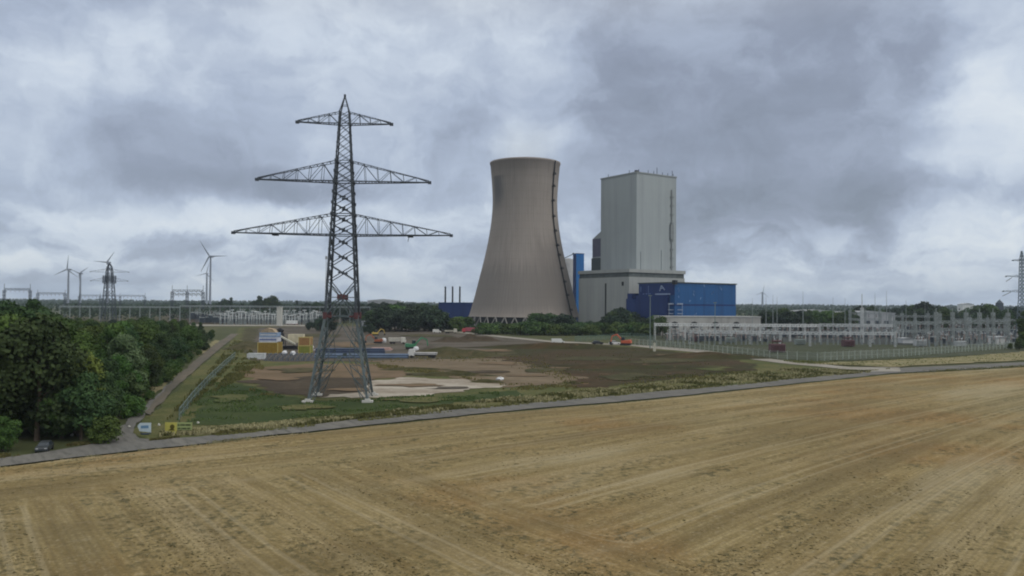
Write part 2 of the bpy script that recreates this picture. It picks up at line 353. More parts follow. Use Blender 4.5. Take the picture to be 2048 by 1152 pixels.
sheet('shaded_switchyard_gravel', [(1330, 680), (1560, 684), (1800, 690), (2060, 688), (2300, 684), (2300, 640), (1900, 641), (1500, 648), (1330, 652)], .06, ground_mat('shaded_gravel_mat', (.040, .046, .046), (.060, .064, .060), (.026, .032, .032), .08, .4), 1.0)  # gravel darkened to paint in the shadow among the switchgear
sheet('shaded_switchyard_gravel', [(300, 648), (650, 649), (700, 640), (740, 622), (300, 620)], .06, G_wet, 1.0)  # dark soil colour paints the same shade below the left yard
sheet('concrete_apron', [(300, 652), (640, 653), (640, 650), (300, 649)], .09, G_pale, .4)
sheet('far_clearing', [(110, 660), (300, 664), (340, 640), (330, 632), (120, 632)], .05, G_olive, 4)
for i, (cx, cy, w_, h_, mm_, zz_) in enumerate(((1180, 718, 60, 5, G_olive, .16), (1330, 722, 70, 6, G_olive, .16), (1090, 742, 45, 4, G_olive, .16), (1250, 755, 50, 5, G_olive, .16), (1420, 738, 40, 4, G_verge, .16), (1000, 728, 40, 3, G_tan, .16), (1060, 752, 40, 3, G_tan, .16), (870, 748, 60, 3, G_olive, .16), (960, 745, 45, 3, G_wet, .16), (600, 742, 60, 4, G_olive, .16), (560, 760, 40, 3, G_tan, .18), (700, 782, 40, 3, G_tan, .18), (830, 772, 60, 3, G_tan, .2), (900, 778, 40, 2.5, G_yard, .2), (1150, 735, 50, 3, G_tan, .17), (1370, 712, 60, 3, G_tan, .17), (700, 690, 50, 4, G_tan, .12), (640, 672, 50, 3, G_olive, .12), (860, 672, 50, 3, G_olive, .12), (980, 702, 40, 3, G_tan, .12), (450, 800, 40, 8, G_verge, .13), (600, 818, 60, 5, G_verge, .13), (840, 802, 70, 4, G_verge, .13))):
    sheet('soil_patch', [(cx + w_ * math.cos(t_) * (1 + .3 * math.sin(3 * t_ + i)), cy + h_ * math.sin(t_) * (1 + .3 * math.cos(2 * t_ + i))) for t_ in [k_ * math.pi / 7 for k_ in range(14)]], zz_, mm_, 1.6, seed=i)
# stubble field (below the road)
fp = [gp(*q) for q in [(-500, 1046), (0, 939), (100, 926), (250, 911), (400, 894), (512, 880), (700, 860), (1000, 829), (1300, 803), (1500, 781), (1780, 751), (2048, 736), (2500, 714)]]
fp = [(v.x, v.y) for v in fp] + [(1200, fp[-1].y), (1200, -300), (-600, -300), (-600, fp[0].y)]
sheet('stubble_field', fp, .06, M_field, .35, world=True, step=4)
# gently sloping straw field behind the right fence line
sheet('dry_grass_bank', [(1610, 728), (1780, 735), (2048, 722), (2500, 702), (2500, 692), (2048, 704), (1900, 716), (1760, 722)], .07, G_straw, .9)

# ------------------------------------------------------------------ lattice pylon
M_steel = mat('galvanised_steel', (.115, .145, .152), .6, .35, .5, .35)
M_steel_d = mat('silhouette_steel', (.066, .080, .096), .65, .3, .5, .3)  # darker copy for the upper parts: silhouette against bright sky put into the colour
M_red = mat('red_primer', (.10, .042, .045), .7, .2)
M_conc = mat('concrete', (.46, .46, .43), .9, .12, .8)
def lerp(a, c, t): return a + (c - a) * t
def prof(z, P):
    for (z0, w0), (z1, w1) in zip(P, P[1:]):
        if z <= z1: return lerp(w0, w1, (z - z0) / (z1 - z0))
    return P[-1][1]
def corners(z, P):
    w = prof(z, P); return [Vector((-w, -w, z)), Vector((w, -w, z)), Vector((w, w, z)), Vector((-w, w, z))]
def crossarm(zb, zt, half, P, side, n, ch=.16, br=.08):
    """tapering triangular truss; side -1 left, +1 right"""
    mbm = MB(); wb, wt = prof(zb, P), prof(zt, P); tip = Vector((side * half, 0, zb + .25))
    L0 = [Vector((side * wb, -wb, zb)), Vector((side * wb, wb, zb))]; U0 = [Vector((side * wt, -wt, zt)), Vector((side * wt, wt, zt))]
    T = [tip + Vector((0, -.22, 0)), tip + Vector((0, .22, 0))]; TU = [t + Vector((-side * .2, 0, .35)) for t in T]
    for k in (0, 1):
        mbm.bar(L0[k], T[k], ch); mbm.bar(U0[k], TU[k], ch * .55)
        pl, pu = L0[k], U0[k]
        for i in range(1, n + 1):
            t = i / n; cl = L0[k].lerp(T[k], t); cu = U0[k].lerp(TU[k], t)
            mbm.bar(cl, cu, br)
            if i % 2: mbm.bar(pl, cu, br)
            else: mbm.bar(pu, cl, br)
            pl, pu = cl, cu
    for (A, B, D, E) in ((L0[0], T[0], L0[1], T[1]), (U0[0], TU[0], U0[1], TU[1])):
        for i in range(n * 2 + 1):
            t = i / (n * 2); mbm.bar(A.lerp(B, t), D.lerp(E, t), br * 1.5)
            if i < n * 2:
                t2 = (i + 1) / (n * 2)
                if i % 2: mbm.bar(A.lerp(B, t), D.lerp(E, t2), br * .8)
                else: mbm.bar(D.lerp(E, t), A.lerp(B, t2), br * .8)
    mbm.box((tip.x, 0, tip.z - .3), (.7, .6, .55))
    return mbm
PP = [(0, 5.75), (16.8, 3.05), (20, 2.85), (33.2, 2.25), (37.4, 2.12), (44, 1.76), (48.2, 1.48), (55.8, 1.06), (58.3, .92), (61.6, .06)]
pc = (gp(614, 806) + gp(728, 806) + gp(744, 792) + gp(636, 792)) / 4; pc.z = 0; pc.x += .22
pyl = empty('lattice_pylon', pc, R(4.6), 'tall steel lattice pylon with three empty crossarm pairs, on white footings by the field road', 'pylon')
lv = [16.8, 23.9, 27.1, 30.2, 33.2, 35.3, 37.4, 39.7, 41.9, 44, 46.1, 48.2, 50.1, 52, 53.9, 55.8, 57.1, 58.3]
body = MB(); gus = MB()
for z0, z1 in zip([16.8, 33.2, 48.2], [33.2, 48.2, 58.3]):
    th = {16.8: .42, 33.2: .34, 48.2: .24}[z0]
    for a_, c_ in zip(corners(z0, PP), corners(z1, PP)): body.bar(a_, c_, th)
for z0, z1 in zip(lv, lv[1:]):
    A, B = corners(z0, PP), corners(z1, PP); t = .17 if z0 < 33 else .14 if z0 < 48 else .10
    for k in range(4):
        k2 = (k + 1) % 4
        body.bar(A[k], B[k2], t); body.bar(A[k2], B[k], t)
        if k in (1, 3):            # dense secondary lacing on the side faces
            body.bar(A[k].lerp(B[k], .5), A[k2].lerp(B[k2], .5), t * .8)
        if z0 in (16.8, 33.2, 37.4, 44, 48.2, 55.8): body.bar(A[k], A[k2], t * 1.3)
        if z0 < 40:
            w0, w1 = prof(z0, PP), prof(z1, PP); tt = w0 / (w0 + w1)
            cpt = A[k].lerp(B[k2], tt); nrm = (A[k] + A[k2]) / 2; nrm.z = 0; nrm.normalize()
            if z0 == 16.8: continue
            d = (A[k2] - A[k]).normalized()
            gus.bar(cpt - d * .62, cpt + d * .62, .30, .34)
    for cnr in B:
        gus.box((cnr.x, cnr.y, cnr.z - .3), (.5, .5, .6) if z0 < 48 else (.32, .32, .4))
for cnr in corners(58.3, PP): body.bar(cnr, (0, 0, 61.6), .18)
m1 = corners(59.6, PP)
for k in range(4): body.bar(m1[k], m1[(k + 1) % 4], .09)
gus.box((0, 0, 61.3), (.4, .4, .6))
body.build('tower_body', M_steel_d, pyl); gus.build_each('gusset_plate', M_steel_d, pyl)
A = corners(16.8, PP)
for k in range(4):
    belt = MB(); belt.bar(A[k], A[k].lerp(A[(k + 1) % 4], .22), .34); belt.bar(A[k], A[k].lerp(A[(k - 1) % 4], .22), .34)
    belt.box((A[k].x, A[k].y, 16.3), (.75, .75, 1.3)); belt.build('red_corner_joint', M_red, pyl)
cz = 20.6; w_ = prof(cz, PP)
for sy in (-1, 1): belt = MB(); belt.box((0, sy * w_, cz - .5), (1.5, .16, 1.1)); belt.build('red_centre_plate', M_red, pyl)
for sy in (-1, 1):
    star = MB()
    c_ = Vector((0, sy * w_, cz))
    for (x, z) in ((-1, 17.2), (1, 17.2), (-1, 23.2), (1, 23.2), (-1, 20.6), (1, 20.6), (-.55, 16.9), (.55, 16.9), (-1, 18.8), (1, 18.8)):
        ww = prof(z, PP); star.bar(c_, (x * ww, sy * ww, z), .13)
    star.bar((-prof(16.8, PP), sy * prof(16.8, PP), 16.8), (prof(16.8, PP), sy * prof(16.8, PP), 16.8), .30)
    star.build('star_bracing', M_steel, pyl)
legc = corners(0, PP)
for k in range(4):
    L = MB(); top = corners(16.8, PP)[k]; f = legc[k]
    L.bar(f, top, .42)
    # each leg is itself laced to its two neighbours along the faces
    for (j, side) in (((k + 1) % 4, 1), ((k - 1) % 4, -1)):
        fj, tj = legc[j], corners(16.8, PP)[j]
        along = {0: 0, 2: 0}.get(k if side == 1 else j, 1)      # faces 0,2 = front/back
        m_in = .30 if along == 0 else .85
        prev = None
        for i in range(8):
            t = i / 7; a_ = f.lerp(top, t); inn = a_.lerp(fj.lerp(tj, t), m_in * (.28 + .72 * (1 - abs(2 * t - 1))) if along == 0 else m_in * (.35 + .65 * (1 - t * .3)))
            if i and prev: L.bar(prev[0], inn, .15); L.bar(prev[0], a_, .10); L.bar(prev[1], inn, .10)
            L.bar(a_, inn, .09); prev = (a_, inn)
    L.build('leg', M_steel, pyl)
for sy in (-1, 1):
    fb = MB()
    for (zc, zl) in ((15.6, 8.6), (8.8, 1.6)):
        wl = prof(zl, PP); wc = prof(zc, PP)
        for sx in (-1, 1): fb.bar((0, sy * wc, zc), (sx * wl * .96, sy * wl, zl), .11)
    wc = prof(8.7, PP); fb.box((0, sy * wc, 8.4), (.8, .12, .7))
    fb.build('face_bracing', M_steel, pyl)
for k in range(4):
    q = legc[k]; ft = MB(); ft.box((q.x, q.y, -.3), (2.1, 1.7, .75)); ft.box((q.x, q.y, .45), (1.0, 1.0, .35)); ft.build('footing', M_conc, pyl)
for (zb, zt, hl) in ((33.2, 37.4, 21.8), (44, 48.2, 17.3), (55.8, 58.2, 9.45)):
    for s_ in (-1, 1):
        a_ = crossarm(zb, zt, hl, PP, s_, 8 if hl > 20 else 6 if hl > 15 else 4, .20 if hl > 12 else .15, .09)
        if hl > 20:
            xm = s_ * (hl * .62); a_.box((xm, 0, zb - .25), (1.1, 1.5, .5))
            if s_ > 0: a_.bar((xm - .3, 0, zb), (xm - .5, 0, zb - 1.1), .12)
        a_.build('crossarm', M_steel_d, pyl)

# thin measuring mast just left of it
pm = gp(648, 700); mm = MB(); mm.tube((0, 0, 0), (.5, 0, 38), .16, .10, 6); mm.box((.5, 0, 37.5), (.8, .5, 1.2))
tag(mm.build('mast', mat('mast_grey', (.30, .32, .33))), 'slim grey mast rising close behind the left leg of the big pylon', 'mast').location = pm

# ------------------------------------------------------------------ second, distant pylons
def far_pylon(name, base, hgt, P, arms, label, thick, rz, mtl, arm_t=.6):
    r = empty(name, base, rz, label, 'pylon')
    bd = MB(); zs = [0]; z = 0
    while z < hgt - 2: z += max(1.8, prof(z, P) * 1.8); zs.append(min(z, hgt))
    for z0, z1 in zip(zs, zs[1:]):
        A, B = corners(z0, P), corners(z1, P)
        for k in range(4):
            bd.bar(A[k], B[k], thick); bd.bar(A[k], B[(k + 1) % 4], thick * .5); bd.bar(A[(k + 1) % 4], B[k], thick * .5)
    bd.build('tower_body', mtl, r)
    for (zb, zt, hl) in arms:
        for s_ in (-1, 1): crossarm(zb, zt, hl, P, s_, 4, thick * arm_t, thick * arm_t * .5).build('crossarm', mtl, r)
    return r, bd
M_far = mat('dark_far_steel', (.050, .065, .085), .7, .2)
Yp = 640; q = at(218, 608, Yp); q.z = 0
top = at(218, 527, Yp).z
P2 = [(0, 4.6), (top * .62, 3.0), (top * .8, 2.2), (top * .93, 1.8), (top, .2)]
r2, _ = far_pylon('lattice_pylon', q, top, P2, [(at(0, 561, Yp).z, at(0, 553, Yp).z, 14), (at(0, 543, Yp).z, at(0, 536, Yp).z, 14.5)], 'dark distant lattice pylon with a wind turbine right behind it', .5, R(8), M_far, .22)
cage = MB(); zc0, zc1 = at(218, 566, Yp).z, at(218, 552, Yp).z
for k in range(7):
    z = lerp(zc0, zc1, k / 6); A = corners(z, [(0, 3.9), (100, 3.6)])
    for j in range(4): cage.bar(A[j], A[(j + 1) % 4], .45)
for j in range(4): cage.bar(corners(zc0, [(0, 3.6), (100, 3.6)])[j], corners(zc1, [(0, 3.6), (100, 3.6)])[j], .5)
for z in (zc0, zc1): cage.box((0, 0, z - .2), (6.0, 6.0, .4))
cage.build('work_platform', M_far, r2)
Ye = 405; q = at(2044, 608, Ye); q.z = 0; top = at(2044, 500, Ye).z
P3 = [(0, 2.3), (top * .5, 1.1), (top * .9, .7), (top, .1)]
far_pylon('lattice_pylon', q, top, P3, [(at(2044, z, Ye).z, at(2044, z - 4, Ye).z, hl) for z, hl in ((522, 4.5), (554, 8), (584, 9.5))], 'slender grey lattice pylon cut off by the right edge of the photo', .24, R(12), mat('slim_pylon_steel', (.13, .17, .20), .6, .2))
e3p = [c for c in C.objects if c.get('label', '').startswith('slender grey')][0]; e3p.rotation_euler = (0, 0, 0)
for z, x0, x1, zz_ in ((555, 2024, 2012, 563), (584, 2022, 2005, 592)):
    e3 = MB(); e3.bar(at(x0, z, Ye), at(x1, zz_, Ye), .22); o = e3.build('jumper_cable', M_far); o.parent = e3p; o.location = -Vector(e3p.location)
# ------------------------------------------------------------------ wind turbines
M_turb = mat('turbine_white', (.22, .25, .30), .5, .08)
def turbine(px, hy, by, blade_px, ang, label, Yt=1400):
    base = at(px, by, Yt); base.z = 0; hz = at(px, hy, Yt).z; r = blade_px * Yt / F
    t = empty('wind_turbine', base, 0, label, 'wind turbine', 'wind turbines on the horizon at the left')
    k = MB(); k.tube((0, 0, 0), (0, 0, hz), 2.1 * Yt / 1400, 1.3 * Yt / 1400, 12); k.build('tower', M_turb, t)
    k = MB(); k.prism([(-1.8, -1.6), (1.8, -1.6), (2.0, 1.4), (-1.6, 1.8)], -4, 7); nb = k.build('nacelle', M_turb, t); nb.location = (0, 0, hz)
    k = MB(); k.tube((0, -4, 0), (0, -7, 0), 1.7, .6, 10); hb = k.build('hub', M_turb, t); hb.location = (0, 0, hz)
    for j in range(3):
        a_ = R(ang + 120 * j); d = Vector((math.sin(a_), 0, math.cos(a_))); pz = Vector((math.cos(a_), 0, -math.sin(a_)))
        k = MB(); P0 = Vector((0, -5.5, 0)); st = [(0, 1.1), (.12, 1.9), (.3, 1.5), (.65, .9), (1, .25)]
        for (t0, w0), (t1, w1) in zip(st, st[1:]):
            a0 = P0 + d * r * t0; a1 = P0 + d * r * t1; y = Vector((0, .28, 0))
            k.quadbox([a0 - pz * w0 * .5 - y, a0 + pz * w0 * .7 - y, a0 + pz * w0 * .7 + y, a0 - pz * w0 * .5 + y, a1 - pz * w1 * .5 - y, a1 + pz * w1 * .7 - y, a1 + pz * w1 * .7 + y, a1 - pz * w1 * .5 + y])
        bl = k.build('blade', M_turb, t); bl.location = (0, 0, hz)
turbine(420, 513, 608, 36, -32, 'largest wind turbine, standing between the far gantries and the big pylon', 1250)
turbine(136, 539, 608, 28, 5, 'pale wind turbine with upright blade, leftmost on the horizon', 1500)
turbine(160, 547, 608, 22, 55, 'smaller wind turbine just right of the leftmost turbine', 1800)
turbine(215, 525, 608, 26, 35, 'wind turbine directly behind the dark distant pylon', 1500)
turbine(413, 547, 608, 22, -105, 'half hidden small wind turbine behind the tower of the largest one', 2300)
turbine(1525, 585, 608, 16, 10, 'tiny faint wind turbine beyond the treeline right of the blue hall', 3200)

# ------------------------------------------------------------------ cooling tower
ct = at(1048.5, 608, 675); ct.z = 0
m = bpy.data.materials.new('cooling_concrete'); m.use_nodes = True; b = NB(m.node_tree); p = b.n['Principled BSDF']
tc = b.node('ShaderNodeTexCoord'); sp = b.node('ShaderNodeSeparateXYZ'); b.l.new(tc.outputs['Object'], sp.inputs[0]); X, Y, Z = sp.outputs
A_ = b.m('ARCTAN2', X, b.m('MULTIPLY', Y, -1.0))      # 0 = facing camera, + right
st = b.noise(b.xyz(b.m('MULTIPLY', A_, 30.0), b.m('MULTIPLY', Z, .035)), 1.0, 5, .6)
st2 = b.noise(b.xyz(b.m('MULTIPLY', A_, 5.0), b.m('MULTIPLY', Z, .03)), 1.0, 4, .55)
col = b.ramp(st, [(.25, (.225, .200, .178)), (.5, (.265, .238, .215)), (.8, (.305, .278, .252))])
col = b.mix(b.m('MULTIPLY', b.mr(st2, .5, .75), .45), col, (.19, .165, .15))
# lower dirty belt
z_n = b.m('ADD', Z, b.m('MULTIPLY', b.m('SUBTRACT', st, .5), 26.0))
belt_ = b.m('MULTIPLY', b.mr(z_n, 60, 42), b.mr(z_n, 8, 20)); col = b.mix(b.m('MULTIPLY', belt_, .55), col, (.145, .135, .125))
wedge = b.m('MULTIPLY', b.mr(A_, -.05, .45), b.m('MULTIPLY', b.mr(z_n, 78, 60), b.mr(z_n, 10, 30))); col = b.mix(b.m('MULTIPLY', wedge, .45), col, (.14, .125, .115))
# stain at the upper left
s1_ = b.m('MULTIPLY', b.m('MULTIPLY', b.mr(A_, -1.35, -1.05), b.mr(b.m('ADD', A_, b.m('MULTIPLY', st, .4)), -.35, -.75)), b.m('MULTIPLY', b.mr(z_n, 92, 112), b.mr(Z, 126.5, 124.5)))
col = b.mix(b.m('MULTIPLY', s1_, .85), col, (.10, .105, .11))
rim = b.mr(Z, 119, 126); col = b.mix(b.m('MULTIPLY', rim, .25), col, (.17, .15, .14))
# formwork lifts and ribs
ln = b.m('LESS_THAN', b.m('FRACT', b.m('DIVIDE', Z, 6.2)), .05); col = b.mix(b.m('MULTIPLY', ln, .20), col, (.12, .11, .10))
rb = b.m('SINE', b.m('MULTIPLY', A_, 110.0)); col = b.mix(b.m('MULTIPLY', b.mr(rb, .55, 1), .16), col, (.11, .10, .09))
b.l.new(col, p.inputs['Base Color']); p.inputs['Roughness'].default_value = .92; p.inputs['Specular IOR Level'].default_value = .15
M_ct = m
ctw = empty('cooling_tower', ct, 0, 'huge grey-brown concrete cooling tower standing on V-shaped legs', 'cooling tower')
pts = [(46.9, 9.0), (45.4, 13), (41.8, 26), (38.5, 39.3), (35.2, 52.4), (32.2, 65.5), (29.7, 79), (28.0, 92), (27.3, 105), (27.7, 116), (28.4, 126), (29.4, 136.6), (29.9, 137.2), (29.9, 138.6)]
def cat(P, n=5):
    o = []
    for i in range(len(P) - 1):
        p0 = P[max(i - 1, 0)]; p1 = P[i]; p2 = P[i + 1]; p3 = P[min(i + 2, len(P) - 1)]
        if i >= len(P) - 4: o.append(p1); continue
        for k in range(n):
            t = k / n; o.append(tuple(.5 * (2 * p1[j] + (p2[j] - p0[j]) * t + (2 * p0[j] - 5 * p1[j] + 4 * p2[j] - p3[j]) * t * t + (3 * p1[j] - p0[j] - 3 * p2[j] + p3[j]) * t ** 3) for j in (0, 1)))
    o.append(P[-1]); return o
outer = cat(pts); inner = [(r - .9, z) for r, z in reversed(outer)]
sh = MB(); sh.lathe(outer + inner + [outer[0]], 160); sh.build('shell', M_ct, ctw, True)
M_legs = mat('leg_concrete', (.20, .195, .185), .9, .1)
NL = 36
for k in range(NL):
    a0 = 2 * math.pi * (k + .5) / NL; dl = math.pi / NL
    f = MB(); ft = Vector((49.6 * math.cos(a0), 49.6 * math.sin(a0), 0))
    for s_ in (-1, 1):
        f.bar(ft, (46.7 * math.cos(a0 + s_ * dl), 46.7 * math.sin(a0 + s_ * dl), 9.2), .75)
    f.box((ft.x, ft.y, -.2), (2.4, 2.4, 1.2), a0); f.build('support_leg', M_legs, ctw)
# dark ring wall inside the legs
bsn = MB(); bsn.lathe([(44.5, 0), (44.5, 9.4), (43.8, 9.4), (43.8, 0), (44.5, 0)], 72); bsn.build('inner_ring_wall', mat('inner_ring_dark', (.03, .035, .04)), ctw)
# ladder with platforms up the shell
al = R(-90 + 54.6); lad = MB()
def rad(z):
    for (r0, z0), (r1, z1) in zip(outer, outer[1:]):
        if z0 <= z <= z1: return lerp(r0, r1, (z - z0) / (z1 - z0 + 1e-9))
    return outer[-1][0]
def lp(z, off, da=0.0): r = rad(z) + off; return Vector((r * math.cos(al + da), r * math.sin(al + da), z))
zs = [9 + i * (129.0 / 60) for i in range(61)]
for z0, z1 in zip(zs, zs[1:]):
    for da in (-.011, .011): lad.bar(lp(z0, .5, da), lp(z1, .5, da), .62)
    lad.bar(lp(z0, .9, -.011), lp(z0, .9, .011), .3)
M_black = mat('black_steel', (.018, .02, .024), .6, .2)
lad.build('ladder', M_black, ctw)
for z in (15, 27, 38, 49, 60, 68, 80, 92, 105, 117, 127):
    pf = MB(); q = lp(z, 1.1); pf.box((q.x, q.y, z - .3), (2.4, 2.6, .4), al); pf.bar(lp(z, 1.9, -.03), lp(z, 1.9, .03), .3, 1.4); pf.box((q.x, q.y, z + 1), (1.6, 2.0, .3), al); pf.build('ladder_platform', M_black, ctw)
# ladder foot: slanting stair
q0 = lp(9, 1.5); sf = MB(); sf.bar(q0, (q0.x - 3.5, q0.y - 2.5, 2), 1.0); sf.bar(q0 + Vector((1, 0, 0)), (q0.x + 2, q0.y - 2, 0), .5); sf.box((q0.x - 2, q0.y - 1.5, 4.5), (3.0, 2.2, .5)); sf.build('stair', M_black, ctw)

# ------------------------------------------------------------------ power station
al34 = R(34); U = Vector((math.cos(al34), math.sin(al34), 0)); V = Vector((-math.sin(al34), math.cos(al34), 0))
O = Vector((87.8, 600, 0))
def clad(name, c, dark, ribs=3.0, blue=False, patch=None):
    m = bpy.data.materials.new(name); m.use_nodes = True; b = NB(m.node_tree); p = b.n['Principled BSDF']
    tc = b.node('ShaderNodeTexCoord'); sp = b.node('ShaderNodeSeparateXYZ'); b.l.new(tc.outputs['Object'], sp.inputs[0]); X, Y, Z = sp.outputs
    h = b.m('ADD', X, Y)
    n = b.noise(b.xyz(b.m('MULTIPLY', h, .22), b.m('MULTIPLY', Z, .012)), 1.0, 5, .6); n2 = b.noise(tc.outputs['Object'], .05, 4)
    pn = b.node('ShaderNodeTexWhiteNoise', noise_dimensions='2D')
    b.l.new(b.xyz(b.m('FLOOR', b.m('DIVIDE', h, ribs)), b.m('FLOOR', b.m('DIVIDE', Z, 11.0))), pn.inputs['Vector'])
    col = b.ramp(n, [(.28, dark), (.5, c), (.8, tuple(min(1, x * 1.1) for x in c))])
    col = b.mix(b.m('MULTIPLY', pn.outputs['Value'], .10), col, dark)
    col = b.mix(b.m('MULTIPLY', b.mr(n2, .5, .7), .25), col, dark)
    ln = b.m('LESS_THAN', b.m('FRACT', b.m('DIVIDE', h, ribs)), .07); col = b.mix(b.m('MULTIPLY', ln, .22), col, dark)
    ln = b.m('LESS_THAN', b.m('FRACT', b.m('DIVIDE', Z, 11.0)), .03); col = b.mix(b.m('MULTIPLY', ln, .25), col, dark)
    if patch:
        n3 = b.noise(b.xyz(b.m('MULTIPLY', h, .35), b.m('MULTIPLY', Z, .22)), 1.0, 3, .7, 1.2); col = b.mix(b.m('MULTIPLY', b.mr(n3, .68, .74), .5), col, patch)
    b.l.new(col, p.inputs['Base Color']); p.inputs['Roughness'].default_value = .6; p.inputs['Specular IOR Level'].default_value = .25
    return m
M_clad = clad('grey_cladding', (.30, .335, .345), (.255, .285, .295), 2.6)
M_clad2 = clad('annex_cladding', (.30, .315, .305), (.24, .255, .25), 3.2)
M_blue = clad('blue_cladding', (.012, .082, .23), (.010, .055, .16), 2.2, patch=(.10, .22, .42))
M_bdark = clad('dark_and_shaded_blue', (.010, .032, .135), (.008, .022, .09), 2.2)  # deep blue parts, and painted shade on left faces of blue walls
M_band = mat('dark_band', (.085, .10, .10), .7, .3, .3)
M_roof = mat('light_roof', (.38, .39, .38), .8, .1)
M_white = mat('white_paint', (.62, .64, .64), .7, .15)
def ubox(mbm, u0, u1, v0, v1, z0, z1):
    P = [U * u + V * v for (u, v) in ((u0, v0), (u1, v0), (u1, v1), (u0, v1))]
    mbm.quadbox([p + Vector((0, 0, z0)) for p in P] + [p + Vector((0, 0, z1)) for p in P])
bh = empty('boiler_house', O, 0, 'tall pale grey clad boiler house rising above its lower grey annex', 'power station building')
# local mesh axes rotated so cladding pattern follows faces
def lbox(mbm, u0, u1, v0, v1, z0, z1): mbm.quadbox([(u0, v0, z0), (u1, v0, z0), (u1, v1, z0), (u0, v1, z0), (u0, v0, z1), (u1, v0, z1), (u1, v1, z1), (u0, v1, z1)])
bh.rotation_euler = (0, 0, al34)
TZ = 122.0
k = MB(); lbox(k, 17.5, 60.5, 11, 53.5, 44.6, TZ); k.build('tower_block', M_clad, bh)
k = MB(); lbox(k, 17.1, 60.9, 10.6, 53.9, TZ, TZ + 1.0); k.build('parapet', mat('parapet_grey', (.25, .275, .28)), bh)
k = MB(); lbox(k, 0, 58.9, 0, 60, 0, 40.6); k.build('annex_wall', M_clad2, bh)
k = MB(); lbox(k, .4, 58.5, .4, 59.6, 40.6, 44.0); k.build('recessed_band', M_band, bh)  # darker band set back below the annex roof
k = MB(); lbox(k, -.5, 59.4, -.5, 60.5, 44.0, 46.6); k.build('annex_roof', M_clad2, bh)
k = MB(); lbox(k, 52, 62.5, 8, 30, 41.5, 46.4); k.build('roof_cabin', mat('cabin_grey', (.20, .22, .23)), bh)
# side bump with sloped roof
k = MB(); k.quadbox([(19.5, 53.5, 58), (40, 53.5, 58), (40, 66.5, 58), (19.5, 66.5, 58), (19.5, 53.5, 81), (40, 53.5, 81), (40, 66.5, 74), (19.5, 66.5, 74)]); k.build('side_hopper', M_clad, bh)
k = MB(); lbox(k, 19.2, 19.6, 54.4, 66, 59, 74); k.build('recess_panel', mat('recess_violet', (.10, .105, .155)), bh)
k = MB(); lbox(k, 19.3, 39, 53.7, 67.5, 40, 58); k.build('dark_plant', mat('dark_plant', (.055, .075, .08)), bh)
# stair strip and stains on right part of the south-east face
k = MB(); lbox(k, 54.6, 55.6, 10.2, 10.95, 46.6, 112); 
for z in range(50, 110, 7): lbox(k, 53.6, 57.2, 9.9, 10.9, z, z + .4)
lbox(k, 53.2, 56.6, 9.7, 10.9, 72, 84); k.build('service_duct', mat('duct_grey', (.20, .22, .225)), bh)
k = MB()
for (u, v) in ((18, 20), (18, 45), (20, 11.4), (36, 11.4), (46, 12), (52, 12), (58, 12), (30, 11.4)): k.bar((u, v, TZ + 1), (u, v, TZ + 3.2), .3)
k.bar((42, 14, TZ), (42, 14, TZ + 7), .3); k.bar((59, 14, TZ), (59, 14, TZ + 6), .3)
k.box((19, 12.5, TZ + 1), (3, 2, 1.2)); k.build_each('roof_mast', M_black, bh)
k = MB(); k.bar((12.5, .9, 46), (12.5, .9, 60), .3); k.bar((33, -.3, 46), (33, -.3, 62), .3); k.build_each('lightning_rod', M_steel, bh)
k = MB(); lbox(k, -.55, .05, 26, 27, 8, 36); k.build('vent_pipe', M_black, bh)
k = MB(); lbox(k, -.3, .1, 6, 8, 34, 37); k.build('wall_opening', M_black, bh)
# blue hall
hl = empty('turbine_hall', Vector((114, 560, 0)), al34, 'bright blue clad hall with white flecks, in front of the grey boiler house', 'power station building')
k = MB(); lbox(k, 0, 63.6, 0, 36.5, 20.2, 35.0); k.build('upper_wall', M_blue, hl)
k = MB(); lbox(k, .2, 63.4, .2, 36.3, 19.0, 20.2); k.build('dark_line', M_bdark, hl)
k = MB(); lbox(k, -.05, 63.6, -.05, 36.5, 0, 19.0); k.build('lower_wall', M_blue, hl)
k = MB(); lbox(k, -.6, 64.2, -.6, 37, 35.0, 35.8); k.build('roof_edge', mat('roof_edge', (.05, .07, .08)), hl)
k = MB(); lbox(k, -3.0, -.3, 5, 36.2, 0, 26.5); k.build('front_block', M_bdark, hl)
k = MB(); lbox(k, -2.5, 8, 36.9, 47.5, 0, 24); lbox(k, -1.5, 6, 42, 47.3, 24.02, 28); k.build('rear_block', M_bdark, hl)
k = MB(); lbox(k, -.25, -.06, 0.2, 36, 26.6, 34.9); k.build('west_shade_sheet', M_bdark, hl)  # thin darker sheet paints the face turned away from the sun
k = MB(); lbox(k, -1.2, 1.5, -1.2, 1.5, 34, 37); k.build('corner_vent', M_black, hl)
k = MB()       # worn white emblem: a leaning stroke pair over a bar
def west(v0, z0, v1, z1, t): k.bar((-.4, v0, z0), (-.4, v1, z1), .2, t)
k.bar((-.38, 14.5, 29.5), (-.38, 12.8, 33.4), .12, .9); k.bar((-.38, 12.8, 33.4), (-.38, 9.5, 30.2), .12, .8); k.bar((-.38, 13.8, 31.2), (-.38, 11.2, 31.6), .12, .7)
k.bar((-.38, 19, 27.3), (-.38, 4, 27.3), .12, .9); k.build('wall_emblem', mat('emblem_pale', (.26, .33, .46)), hl)
k = MB(); k.bar((-.38, 26, 27), (-.38, 26, 33.5), .12, .5); k.bar((-.38, 34, 29), (-.38, 34, 33), .12, .7)
for q_ in ((28, 27.2), (31, 27.1), (24.5, 27.2)): k.box((-.4, q_[0], q_[1]), (.1, 1.6, .8))
k.build_each('pale_patch', mat('patch_blue', (.09, .15, .30)), hl)
k = MB()
for z in (9.5, 13.5, 16.2, 20.4): k.bar((-3.2, 3, z), (6.5, -1.2, z), 1.0, .45 if z < 20 else .9)
